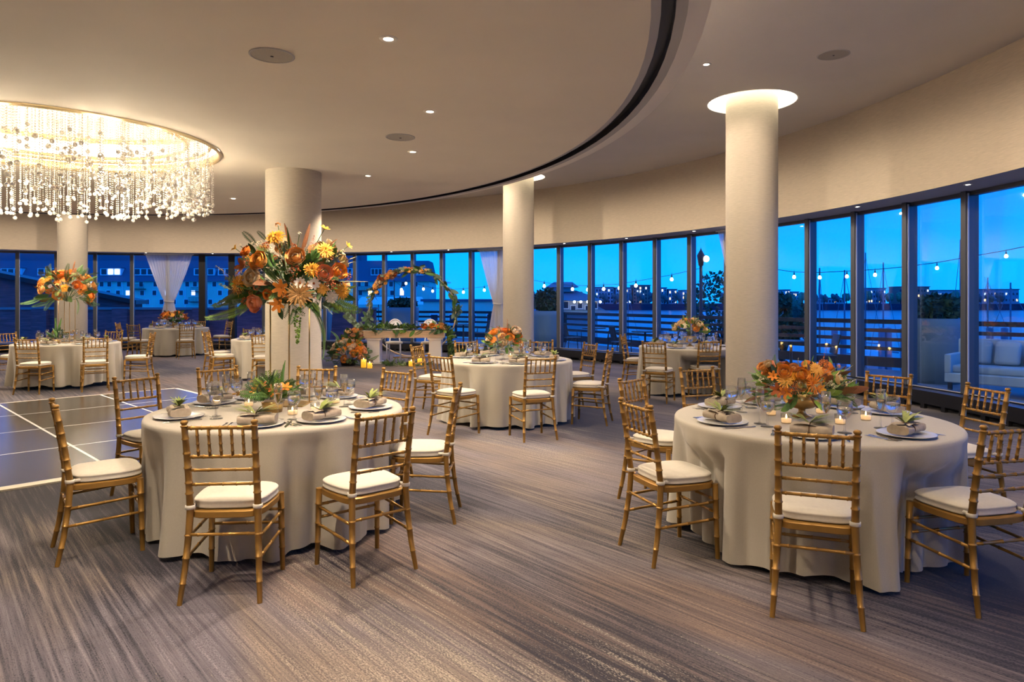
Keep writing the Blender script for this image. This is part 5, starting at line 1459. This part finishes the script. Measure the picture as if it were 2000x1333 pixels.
# potted shrubs
SHRUB = mat('dark_shrub', (0.025, 0.07, 0.03), 0.7, noise=0.4, nscale=9)
TUB = mat('blue_grey_planter', (0.14, 0.21, 0.23), 0.7)
def foliage(mb, c, r, n, seed, leaf=0.09):
    rnd = random.Random(seed); c = Vector(c)
    for i in range(n):
        v = Vector((rnd.gauss(0, 1), rnd.gauss(0, 1), rnd.gauss(0, 1))).normalized() * rnd.uniform(0.55, 1.0) ** 0.5
        p = c + Vector((v.x * r[0], v.y * r[1], v.z * r[2]))
        a = Vector((rnd.uniform(-1, 1), rnd.uniform(-1, 1), rnd.uniform(-1, 1))).normalized() * leaf * rnd.uniform(0.6, 1.4); b = a.cross(Vector((rnd.uniform(-1, 1), rnd.uniform(-1, 1), rnd.uniform(-1, 1)))).normalized() * leaf * 0.35
        mb._add([p, p + a * 0.5 + b, p + a, p + a * 0.5 - b], [(0, 1, 2, 3)])
def planter(x, y, h, w, sh, label, seed):
    o = empty('potted_shrub', (x, y, -0.03), 0, label=label, cat='planter')
    m = MB(); m.lathe([(0, 0), (w * 0.40, 0), (w * 0.47, h * 0.4), (w * 0.5, h * 0.85), (w * 0.49, h), (w * 0.43, h), (w * 0.42, h - 0.08), (0, h - 0.08)], 28); ob('planter', m.mesh('planter', TUB), o)
    m = MB(); m.tube([(0, 0, h - 0.1), (0, 0, h + sh * 0.6)], 0.03, 6); ob('trunk', m.mesh('trunk', DARKM), o)
    m = MB(); foliage(m, (0, 0, h + sh * 0.42), (w * 0.45, w * 0.45, sh * 0.55), 1100, seed, 0.12); tag(ob('foliage', m.mesh('foliage', SHRUB, False), o), kind='stuff')
planter(8.05, 12.95, 1.22, 0.95, 0.42, 'big round planter with a clipped dark shrub beside the outdoor sofa', 1)
planter(1.15, 22.6, 1.22, 0.95, 0.75, 'tall planter with a dark bush behind the glowing topped column', 2)
planter(-4.2, 26.2, 1.30, 1.25, 0.35, 'broad blue planter seen through the hoop arch windows', 3)
planter(-7.2, 25.0, 1.25, 1.2, 0.4, 'broad planter outside behind the largest bouquet', 4)
# outdoor sofa group
OUTW = mat('pale_outdoor_fabric', (0.36, 0.43, 0.42), 0.85)
REDC = mat('red_cushion', (0.32, 0.02, 0.03), 0.8)
so = empty('outdoor_sofa', (8.05, 11.15, -0.03), RAD(-48), label='pale outdoor lounge sofa on the terrace beyond the glass', cat='sofa')
m = MB(); m.bevbox((0, 0, 0.27), (1.5, 0.85, 0.16), 0.02); ob('base_frame', m.mesh('base_frame', OUTW, False), so)
m = MB(); m.bevbox((0, 0.03, 0.41), (1.42, 0.72, 0.13), 0.04); ob('seat_cushion', m.mesh('seat_cushion', OUTW), so)
m = MB(); m.bevbox((0, 0.40, 0.62), (1.5, 0.12, 0.56), 0.03); ob('backrest', m.mesh('backrest', OUTW), so)
for sx in (-1, 1):
    m = MB(); m.bevbox((sx * 0.70, 0.0, 0.50), (0.10, 0.85, 0.32), 0.02); ob('armrest', m.mesh('armrest', OUTW), so)
    for sy in (-1, 1):
        m = MB(); m.box((sx * 0.68, sy * 0.36, 0.095), (0.06, 0.06, 0.19)); ob('leg', m.mesh('leg', DARKM, False), so)
R3 = Matrix.Rotation(RAD(-20), 3, 'X')
for i, (x, mt, lab) in enumerate(((-0.40, OUTW, 'pale scatter cushion leaning on the outdoor sofa'), (0.0, OUTW, 'pale scatter cushion leaning on the outdoor sofa'), (0.40, REDC, 'red scatter cushion on the outdoor sofa'))):
    m = MB(); m.bevbox((0, 0, 0), (0.36, 0.13, 0.40 if i < 2 else 0.24), 0.05, m=R3)
    o = ob('scatter_cushion', m.mesh('scatter_cushion', mt), None, so.matrix_basis @ Vector((x, 0.20, 0.68 if i < 2 else 0.60)), (0, 0, RAD(-48)))
    tag(o, lab, 'cushion', 'scatter cushions on the outdoor sofa')
oa = empty('outdoor_armchair', (8.75, 9.95, -0.03), RAD(60), label='boxy pale outdoor armchair beside the outdoor sofa', cat='armchair')
m = MB(); m.bevbox((0, 0, 0.26), (0.8, 0.8, 0.30), 0.02); ob('seat_base', m.mesh('seat_base', OUTW, False), oa)
m = MB(); m.bevbox((0, 0.36, 0.62), (0.8, 0.10, 0.48), 0.02); ob('backrest', m.mesh('backrest', OUTW), oa)
for sx in (-1, 1):
    m = MB(); m.bevbox((sx * 0.37, 0, 0.52), (0.08, 0.8, 0.26), 0.02); ob('armrest', m.mesh('armrest', OUTW), oa)
    m = MB(); m.box((sx * 0.34, 0, 0.055), (0.06, 0.6, 0.11)); ob('leg', m.mesh('leg', DARKM, False), oa)
# dark bistro sets
def bistro(x, y, rz, label, h=0.74):
    o = empty('bistro_table', (x, y, -0.03), rz, label=label, cat='table')
    m = MB(); m.lathe([(0, h - 0.025), (0.36, h - 0.025), (0.36, h), (0, h)], 24); ob('tabletop', m.mesh('tabletop', DARKM, False), o)
    m = MB(); m.lathe([(0, 0), (0.24, 0), (0.24, 0.015), (0.03, 0.03), (0.025, h - 0.025)], 16); ob('pedestal', m.mesh('pedestal', DARKM), o)
    return o
def patio_chair(x, y, rz, label):
    o = empty('patio_chair', (x, y, -0.03), rz, label=label, cat='chair', group='dark patio chairs on the terrace')
    m = MB(); m.bevbox((0, 0, 0.44), (0.46, 0.44, 0.04), 0.01); ob('seat', m.mesh('seat', DARKM, False), o)
    m = MB(); m.bevbox((0, -0.24, 0.68), (0.46, 0.03, 0.40), 0.01, m=Matrix.Rotation(RAD(12), 3, 'X')); ob('backrest', m.mesh('backrest', DARKM, False), o)
    for sx in (-1, 1):
        for sy in (-1, 1):
            m = MB(); m.tube([(sx * 0.23, sy * 0.22, 0), (sx * 0.20, sy * 0.18, 0.43)], 0.014, 6); ob('leg', m.mesh('leg', DARKM), o)
        m = MB(); m.tube([(sx * 0.22, 0.2, 0.44), (sx * 0.24, 0.18, 0.64), (sx * 0.24, -0.2, 0.66)], 0.014, 6); ob('arm', m.mesh('arm', DARKM), o)
for i, (px, d) in enumerate(((1545, 13.9), (1260, 18.2), (1160, 20.5), (905, 23.5))):
    x = (px - 1000) / FPX * d
    bistro(x, d, 0, ['round dark bistro table by the railing behind the pedestal bouquet', 'round dark bistro table outside behind the glowing column table', 'round dark bistro table outside opposite the curtained column table', 'round dark bistro table outside near the sheer curtain'][i])
    patio_chair(x - 0.62, d + 0.05, RAD(-80), 'dark patio chair at a bistro table on the terrace'); patio_chair(x + 0.62, d - 0.05, RAD(80), 'dark patio chair at a bistro table on the terrace')

# string lights on the railing line
BULB = mat('bulb_glow', (1, 1, 1), 0.4, emis=(1.0, 0.86, 0.62), estr=9.0)
def rail_hit(px):
    t = (px - 1000) / FPX
    for i in range(len(rail_pts) - 1):
        a, b = rail_pts[i], rail_pts[i + 1]
        den = (b.x - a.x) - t * (b.y - a.y)
        if abs(den) < 1e-9: continue
        s = (t * a.y - a.x) / den
        if 0 <= s <= 1:
            q = a.lerp(b, s); return q * (1 - 0.24 / q.length)
    return Vector((t * 30, 30, 0))
bm_ = MB(); bm_.lathe([(0, -0.075), (0.022, -0.068), (0.033, -0.045), (0.028, -0.02), (0.012, 0.0), (0, 0.0)], 10); BULBM = bm_.mesh('bulb', BULB)
sm_ = MB(); sm_.lathe([(0.014, -0.005), (0.016, 0.03), (0.008, 0.05), (0.003, 0.10), (0, 0.10)], 8); SOCKM = sm_.mesh('socket', DARKM)
LAMP = rail_hit(1369) * 1.04
def string(bulbs, ends, label, post=False):
    pts = [(px, py - 12 * 13.0 / rail_hit(px).y) for px, py in bulbs]
    first_p = rail_hit(bulbs[len(bulbs) // 2][0])
    o = empty('string_lights', first_p, 0, label=label, cat='string lights')
    line = []
    for px, py in [ends[0]] + pts + [ends[1]]:
        h = rail_hit(px); line.append(PD(px, py, h.y) - o.location)
    if post: line[-1] = PD(1369, 524, LAMP.y - 0.03) - o.location
    for q in ((line[0],) if post else (line[0], line[-1])):
        m = MB(); m.tube([(q.x, q.y, -0.03), (q.x, q.y, q.z + 0.02)], 0.025, 6); ob('pole', m.mesh('pole', DARKM), o)
    m = MB(); m.tube(line, 0.008, 5); ob('cable', m.mesh('cable', DARKM), o)
    for (px, py) in bulbs:
        h = rail_hit(px); c = PD(px, py, h.y) - o.location + Vector((0, 0, 0.04)); k = min(1.6, h.y / 14)
        b = ob('bulb', BULBM, o, c, scale=k); ob('socket', SOCKM, o, c, scale=k)
string([(1551, 541), (1601, 542), (1654, 540), (1709, 537), (1767, 532), (1830, 524), (1965, 501)], ((1500, 524), (2060, 470)), 'string of glowing bulbs over the railing near the outdoor sofa')
string([(1063, 558), (1090, 562), (1118, 564), (1148, 565), (1179, 563.5), (1210, 562), (1242, 557), (1312, 545)], ((1030, 545), (1371, 522)), 'string of glowing bulbs leading up to the lamp post', True)
string([(784, 565), (793, 553), (827, 564), (845, 568), (882, 571), (905, 570), (946, 566)], ((770, 548), (975, 552)), 'string of glowing bulbs seen through the hoop arch')
# lamp post
lp = empty('lamp_post', (LAMP.x, LAMP.y, -4.2), 0, label='slim dark lamp post with a lantern at the railing', cat='street lamp')
m = MB(); m.lathe([(0, 0), (0.12, 0), (0.10, 4.3), (0.05, 4.6), (0.045, 6.75), (0, 6.75)], 12); ob('pole', m.mesh('pole', DARKM), lp)
m = MB(); m.lathe([(0, 6.75), (0.07, 6.75), (0.12, 7.05), (0.02, 7.22), (0, 7.3)], 10); ob('lantern', m.mesh('lantern', DARKM), lp)
m = MB(); m.sphere((0.14, -0.05, 6.95), 0.09, 10, 8); ob('lamp_globe', m.mesh('lamp_globe', BULB), lp)

# trees by the quay
def quay_tree(px, d, zc, r, label, seed):
    x = (px - 1000) / FPX * d
    o = empty('quay_tree', (x, d, -4.2), 0, label=label, cat='tree')
    m = MB(); m.tube([(0, 0, 0), (0.1, 0, 2.5), (0.0, 0, zc + 4.2)], [0.16, 0.12, 0.05], 8)
    for k in range(6): a = k * 1.05; m.tube([(0, 0, zc + 2.8), (r * 0.7 * math.cos(a), r * 0.7 * math.sin(a), zc + 4.4)], [0.05, 0.015], 5)
    ob('trunk', m.mesh('trunk', DARKM), o)
    m = MB(); foliage(m, (0, 0, zc + 4.2), (r, r, r * 1.1), 1500, seed, 0.20); tag(ob('foliage', m.mesh('foliage', SHRUB, False), o), kind='stuff')
quay_tree(1412, 28, 1.1, 1.5, 'dark tree behind the curtain by the lamp post', 12); quay_tree(1526, 22, 0.9, 0.75, 'small dark tree just beyond the glowing column', 13)

# far town
FAC = mat('pale_blue_facade', (0.40, 0.72, 0.58), 0.9, noise=0.08, nscale=0.4)
ROOF = mat('slate_roof', (0.07, 0.11, 0.17), 0.8)
WFRM = mat('white_window_frame', (0.75, 0.8, 0.85), 0.7)
DKWIN = mat('dark_pane', (0.01, 0.02, 0.05), 0.2)
LITWIN = mat('lit_pane', (1, 0.7, 0.3), 0.4, emis=(1.0, 0.62, 0.22), estr=1.6)
COLDLIT = mat('cool_lit_pane', (0.8, 0.9, 1), 0.4, emis=(0.75, 0.88, 1.0), estr=1.0)
BD = 150.0; S = BD / FPX          # metres per pixel at that distance
def zb(py): return CAM_H + (HOR - py) * S
bl = empty('apartment_building', ((420 - 1000) * S, BD, -4.2), 0, label='long apartment building with slate mansard roof across the marina', cat='building')
def bpart(name, mb, mt, par=None):
    mb.v = [(v[0] - bl.location.x, v[1] - bl.location.y, v[2] - bl.location.z) for v in mb.v]
    return ob(name, mb.mesh(name, mt, False), bl if par is None else par)
x0, x1 = (-130 - 1000) * S, (838 - 1000) * S
m = MB(); m.box(((x0 + x1) / 2, BD + 7, (zb(550) - 4.2) / 2), (x1 - x0, 14, zb(550) + 4.2)); bpart('wall', m, FAC)
m = MB(); ze, zr = zb(550), zb(508)
m._add([(x0, BD - 0.6, ze), (x1 + 0.3, BD - 0.6, ze), (x1 - 0.4, BD + 3, zr), (x0, BD + 3, zr), (x0, BD + 14.6, ze), (x1 + 0.3, BD + 14.6, ze), (x1 - 0.4, BD + 11, zr), (x0, BD + 11, zr)], [(0, 1, 2, 3), (3, 2, 6, 7), (1, 5, 6, 2), (5, 4, 7, 6), (0, 3, 7, 4)])
bpart('roof', m, ROOF)
m = MB(); m.box(((x0 + (700 - 1000) * S) / 2, BD + 6, zb(500)), ((700 - 1000) * S - x0, 6, 1.9)); bpart('roof', m, ROOF)
for px in (8, 34, 60, 100, 235, 280, 320, 372, 418, 445, 640, 690):
    m = MB(); m.box(((px - 1000) * S, BD + 4, zb(497)), (0.9 if px % 3 else 1.4, 1, 1.8)); bpart('chimney', m, ROOF)
wm = MB(); wm.box((0, 0, 0), (1.05, 0.16, 1.25)); WMESH = wm.mesh('window', WFRM, False)
pmx = MB(); pmx.box((0, -0.07, 0), (0.8, 0.06, 1.0)); PANES = [pmx.mesh('pane', q, False) for q in (DKWIN, LITWIN, COLDLIT)]
rnd = random.Random(5)
for py in (555.5, 572.5, 590):
    px = 12
    while px < 832:
        if not (462 < px < 690):
            w = ob('window', WMESH, bl, Vector(((px - 1000) * S, BD - 0.02, zb(py))) - bl.location)
            ob('pane', PANES[rnd.choice([0, 0, 0, 0, 0, 1, 2])], w)
        px += rnd.choice((15, 19, 24, 28))
dm = MB(); dm.box((0, 0, 0), (4.6, 1.6, 1.9)); DORM = dm.mesh('dormer', WFRM, False)
rm = MB(); rm.box((0, 0, 0), (4.9, 1.9, 0.14)); DROOF = rm.mesh('dormer_roof', ROOF, False)
for i, px in enumerate((20, 92, 215, 280, 340, 398, 445, 676, 735, 770, 818)):
    dme = ob('dormer', DORM, bl, Vector(((px - 1000) * S, BD + 1.0, zb(531))) - bl.location, scale=(1 if px < 600 else 0.55, 1, 0.85))
    ob('dormer_roof', DROOF, dme, (0, 0, 1.0))
    for k in range(3):
        o = ob('pane', PANES[2 if (i == 2 and k) else 0], dme, (-1.45 + 1.45 * k, -0.8, 0), scale=(1.35, 1, 1.35))
bm2 = MB(); bm2.box((0, 0, 0), (3.0, 1.0, 0.14))
for k in range(11): bm2.box((-1.45 + 0.29 * k, -0.46, 0.5), (0.05, 0.05, 0.9))
bm2.box((0, -0.46, 0.95), (3.0, 0.06, 0.06)); BALC = bm2.mesh('balcony', DARKM, False)
for (px, py) in ((208, 585), (272, 565), (390, 570), (712, 568), (745, 587), (385, 590)):
    ob('balcony', BALC, bl, Vector(((px - 1000) * S, BD - 0.5, zb(py))) - bl.location)
for px in (240, 362, 560, 700):
    m = MB(); m.box(((px - 1000) * S, BD - 0.06, (zb(550) - 2) / 2), (0.13, 0.1, zb(550) + 2)); bpart('downpipe', m, WFRM)
# white canopy strip before the building
cn = empty('market_canopy', ((765 - 1000) * 0.075, 100, -4.2), 0, label='long white canopy below the far apartment building', cat='canopy')
m = MB()
m._add([(-5, -1.8, 5.2), (5, -1.8, 5.2), (5, 1.8, 5.2), (-5, 1.8, 5.2), (-4.4, 0, 6.3), (4.4, 0, 6.3)], [(0, 1, 5, 4), (2, 3, 4, 5), (1, 2, 5), (3, 0, 4), (3, 2, 1, 0)]); ob('canvas', m.mesh('canvas', WFRM, False), cn)
for x in (-4.9, -1.6, 1.6, 4.9):
    m = MB(); m.tube([(x, -1.7, 0), (x, -1.7, 5.2)], 0.06, 6); ob('post', m.mesh('post', DARKM), cn)
# low harbour house
lx = (905 - 1000) * 0.06; lh = empty('harbour_house', (lx, 80, -4.2), 0, label='low flat roofed pale harbour house beside the apartment building', cat='building')
m = MB(); m.box((0, 3, 2.6), (9.4, 6, 5.2 + 0.9)); ob('wall', m.mesh('wall', FAC, False), lh)
m = MB(); m.box((0, 3, 5.78), (10.0, 6.6, 0.28)); ob('roof', m.mesh('roof', ROOF, False), lh)
for x in (-3.4, -1.2, 1.0, 3.2):
    w = ob('window', WMESH, lh, (x, -0.02, 3.6), scale=(1, 1, 1)); ob('pane', PANES[0], w)
# brick gable building and brick wall near the far left windows
BRICK = mat('dark_brick', (0.22, 0.085, 0.10), 0.9, noise=0.3, nscale=2, nvec=(1, 1, 8))
g = empty('brick_gable', (-22.5, 29.5, -0.5), RAD(25), label='dark brick gabled annex outside the far windows', cat='building')
m = MB()
m._add([(-6.5, 0, 0), (5.2, 0, 0), (5.2, 0, 1.9), (-6.5, 0, 4.6), (-6.5, 9, 0), (5.2, 9, 0), (5.2, 9, 1.9), (-6.5, 9, 4.6)], [(0, 1, 2, 3), (4, 7, 6, 5), (1, 5, 6, 2), (0, 3, 7, 4)]); ob('wall', m.mesh('wall', BRICK, False), g)
m = MB(); m._add([(-6.7, -0.3, 4.65), (5.5, -0.3, 1.85), (5.5, 9.3, 1.85), (-6.7, 9.3, 4.65), (-6.7, -0.3, 4.85), (5.5, -0.3, 2.05), (5.5, 9.3, 2.05), (-6.7, 9.3, 4.85)], [(0, 1, 5, 4), (4, 5, 6, 7), (1, 2, 6, 5), (3, 2, 1, 0)]); ob('roof', m.mesh('roof', DARKM, False), g)
for x in (-3.2, -1.4):
    m = MB(); m.box((x, -0.03, 2.1), (0.7, 0.1, 1.3)); ob('louvre', m.mesh('louvre', DARKM, False), g)
bw = empty('brick_wall', (-14.0, 27.5, -0.03), 0, label='low dark brick wall along the terrace behind the tied curtain', cat='wall')
m = MB(); m.box((0, 0, 0.6), (17.0, 0.4, 1.2)); ob('brickwork', m.mesh('brickwork', BRICK, False), bw)
m = MB(); m.box((0, 0, 1.24), (17.2, 0.55, 0.09)); ob('coping', m.mesh('coping', TUB, False), bw)
for k in range(6):
    m = MB(); m.box((-8.0 + 3.2 * k, -0.1, 0.62), (0.6, 0.6, 1.24)); ob('pier', m.mesh('pier', BRICK, False), bw)

# pavilion with stacked hipped roofs
PV = 75.0; SP = PV / FPX
pv = empty('harbour_pavilion', ((1108 - 1000) * SP, PV + 4, -4.2), 0, label='harbour pavilion with stacked hipped roofs on the quay', cat='building')
def hip(mb, x0, x1, y0, y1, ze, rx0, rx1, zr):
    ym = (y0 + y1) / 2
    mb._add([(x0, y0, ze), (x1, y0, ze), (x1, y1, ze), (x0, y1, ze), (rx0, ym, zr), (rx1, ym, zr)], [(0, 1, 5, 4), (2, 3, 4, 5), (1, 2, 5), (3, 0, 4), (3, 2, 1, 0)])
def zp(py): return CAM_H + (HOR - py) * SP + 4.2
def xp(px): return (px - 1108) * SP
PROOF = mat('blue_shingle_roof', (0.10, 0.19, 0.24), 0.8); PWALL = mat('pavilion_wall', (0.4, 0.46, 0.5), 0.9)
m = MB(); hip(m, xp(1068), xp(1132), -3.5, 0.8, zp(561), xp(1085), xp(1122), zp(550)); ob('upper_roof', m.mesh('upper_roof', PROOF, False), pv)
m = MB(); m.box((xp(1101), -1.2, (zp(561) + zp(570)) / 2), (2.6, 2.6, zp(561) - zp(570))); ob('lantern_room', m.mesh('lantern_room', PWALL, False), pv)
m = MB(); hip(m, xp(1048), xp(1175), -6.0, 3.5, zp(587), xp(1086), xp(1130), zp(567)); ob('main_roof', m.mesh('main_roof', PROOF, False), pv)
m = MB(); m.box((xp(1108), -1.2, zp(587) / 2), (6.4, 7.4, zp(587))); ob('wall', m.mesh('wall', PWALL, False), pv)
for px in (1078, 1122, 1150):
    m = MB(); hip(m, xp(px) - 0.9, xp(px) + 0.9, -6.3, -4.4, zp(588), xp(px) - 0.05, xp(px) + 0.05, zp(579)); ob('gablet', m.mesh('gablet', PROOF, False), pv)
m = MB(); hip(m, xp(1040), xp(1185), -7.2, 4.2, zp(611), xp(1055), xp(1170), zp(597)); ob('porch_roof', m.mesh('porch_roof', PROOF, False), pv)
gl = MB(); gl.sphere((0, 0, 0), 0.13, 8, 6); GLB = gl.mesh('wall_lamp', BULB)
for px in (1066, 1083, 1118, 1130, 1143, 1167): ob('wall_lamp', GLB, pv, (xp(px), -6.4, zp(590)))
for k, px in enumerate((1062, 1074, 1088, 1104, 1118, 1131, 1146, 1160)):
    w = ob('window', WMESH, pv, (xp(px), -4.95, zp(596) if k % 2 else zp(604)), scale=(0.6, 1, 0.7)); ob('pane', PANES[0], w)

# sailing boats: hull, mast, boom, stay
HULL = mat('white_hull', (0.7, 0.75, 0.8), 0.5); MAST = mat('pale_mast', (0.10, 0.16, 0.24), 0.5)
def boat(px, d, top, label, lean=0.0):
    x = (px - 1000) / FPX * d; o = empty('sailing_boat', (x, d, -4.2), RAD(70 + px % 40), label=label, cat='boat', group='moored sailing boats')
    rows = []
    for i in range(9):
        t = -1 + 2 * i / 8; w = 1.15 * (1 - abs(t) ** 2.2) + 0.02
        rows.append([Vector((t * 3.6, -w, 1.0 + 0.15 * t * t)), Vector((t * 3.4, -w * 0.7, 0.3)), Vector((t * 3.2, 0, 0)), Vector((t * 3.4, w * 0.7, 0.3)), Vector((t * 3.6, w, 1.0 + 0.15 * t * t))])
    m = MB(); m.grid(rows); m._add([r[0] for r in rows] + [r[4] for r in rows][::-1], [tuple(range(18))]); ob('hull', m.mesh('hull', HULL), o)
    m = MB(); m.bevbox((-0.3, 0, 1.25), (2.2, 1.2, 0.5), 0.1); ob('cabin', m.mesh('cabin', HULL, False), o)
    zt = CAM_H + (HOR - top) / FPX * d + 4.2
    m = MB(); m.tube([(0.5, 0, 0.9), (0.5, 0, zt)], [0.075, 0.05], 6); ob('mast', m.mesh('mast', MAST), o)
    m = MB(); m.tube([(0.5, 0, 2.0), (-2.4, 0, 2.1)], 0.05, 6); ob('boom', m.mesh('boom', MAST), o)
    m = MB(); m.tube([(3.5, 0, 1.1), (0.5, 0, zt - 0.3)], 0.018, 4); m.tube([(-3.3, 0, 1.1), (0.5, 0, zt - 0.3)], 0.018, 4); ob('stay', m.mesh('stay', MAST), o)
for px, d, top in ((1603, 42, 523), (1655, 48, 527), (1695, 60, 493), (1730, 50, 512), (1881, 40, 467), (1937, 55, 542), (1368, 52, 536), (1230, 70, 570), (1985, 48, 552)):
    boat(px, d, top, 'moored sailing boat with a bare thin mast in the harbour')
# mooring piles
pl = MB(); pl.lathe([(0.16, 0), (0.16, 4.4), (0, 4.45)], 8); PIL = pl.mesh('mooring_pile', MAST)
for px in (1630, 1647, 1722, 1735, 1765, 1933, 1962, 1340, 1290):
    d = 34.0; tag(ob('mooring_pile', PIL, None, ((px - 1000) / FPX * d, d, -4.25)), 'thick mooring pile standing in the harbour water', 'mooring pile', 'mooring piles')

# far shore: bank, tree belt, blocks
SHD = 420.0; SS = SHD / FPX
BANK = mat('far_bank', (0.012, 0.03, 0.07), 0.9)
m = MB(); m.box((120, SHD + 60, -2.5), (900, 120, 4.2)); tag(ob('far_bank', m.mesh('far_bank', BANK, False)), kind='structure')
TREEB = [mat('far_tree_green', (0.10, 0.22, 0.14), 0.9), mat('far_tree_dark', (0.06, 0.14, 0.16), 0.9), mat('far_tree_orange', (0.55, 0.22, 0.05), 0.9)]
tms = []
for q in range(3):
    m = MB(); rr = random.Random(q)
    for k in range(14):
        m.sphere((rr.uniform(-4, 4), rr.uniform(-2, 2), rr.uniform(2.5, 7)), (rr.uniform(1.4, 2.6),) * 3, 6, 5)
    tms.append(m.mesh('crown', TREEB[q], False))
tk = MB(); tk.tube([(0, 0, 0), (0, 0, 4)], 0.3, 5); TKM = tk.mesh('trunk', DARKM)
rnd = random.Random(99)
for px in list(range(1425, 1990, 22)) + list(range(1040, 1360, 24)):
    q = rnd.choice([0, 0, 1, 1, 2]) if 1690 < px < 1890 else rnd.choice([0, 1, 1])
    o = empty('shore_tree', ((px - 1000) * SS, SHD + 8 + rnd.random() * 2, -0.4), 0, label=['green tree of the belt on the far shore', 'dark blue green tree on the far shore', 'orange autumn tree on the far shore'][q], cat='tree', group='trees on the far shore')
    ob('crown', tms[q], o, scale=(0.52, 0.6, rnd.uniform(0.7, 0.95))); ob('trunk', TKM, o)
BLK = [mat('far_block_a', (0.2, 0.33, 0.42), 0.9), mat('far_block_b', (0.36, 0.48, 0.55), 0.9), mat('far_block_red', (0.42, 0.2, 0.18), 0.9)]
def block(px0, px1, top, label, mt, rows, cols, lit=0.3, dd=25, sx=1.0):
    d = SHD + dd; s = d / FPX
    w = (px1 - px0) * s; zt = CAM_H + (HOR - top) * s; x = ((px0 + px1) / 2 - 1000) * s
    o = empty('shore_block', (x, d, -0.4), 0, label=label, cat='building')
    m = MB(); m.box((0, 6, zt / 2), (w, 12, zt + 0.8)); ob('wall', m.mesh('wall', mt, False), o)
    m = MB(); m.box((0, 6, zt + 0.6), (w + 0.8, 12.8, 0.5)); ob('roof', m.mesh('roof', BLK[2] if mt is BLK[2] else ROOF, False), o)
    for r in range(rows):
        for c in range(cols):
            ob('window', PANES[rnd.choice([1, 2]) if rnd.random() < lit else 0], o, (-w / 2 + w * (c + 0.5) / cols, 0.03, zt * (r + 0.6) / (rows + 0.2)), scale=(min(1.6, w / cols * 0.6), 1, 1.4))
for a in ((1237, 1270, 558, 'red roofed brick block on the far shore', BLK[2], 5, 6), (1203, 1233, 563, 'tall pale block left of the red roofed block', BLK[1], 4, 5), (1163, 1198, 562, 'wide dim block on the far shore beside the pavilion', BLK[0], 4, 6), (1291, 1302, 563, 'narrow white tower block across the water', BLK[1], 5, 2), (1306, 1322, 566, 'stepped mid rise block across the water', BLK[0], 4, 3), (1333, 1345, 568, 'small pale block by the lamp post across the water', BLK[1], 3, 3),
   (1533, 1543, 567, 'white block with dark windows on the far shore', BLK[1], 4, 2), (1545, 1560, 571, 'low pale block beside the white one', BLK[0], 3, 4), (1597, 1650, 583, 'long low lit ferry shed on the far shore', BLK[1], 1, 10), (1690, 1730, 564, 'broad dim warehouse with flat roof', BLK[0], 3, 8), (1756, 1815, 561, 'long brick warehouse on the far shore', BLK[2], 3, 10), (1830, 1880, 568, 'hill side houses on the far shore', BLK[1], 2, 9), (1920, 1990, 566, 'pale terrace of houses on the far shore', BLK[0], 2, 10)):
    block(*a)
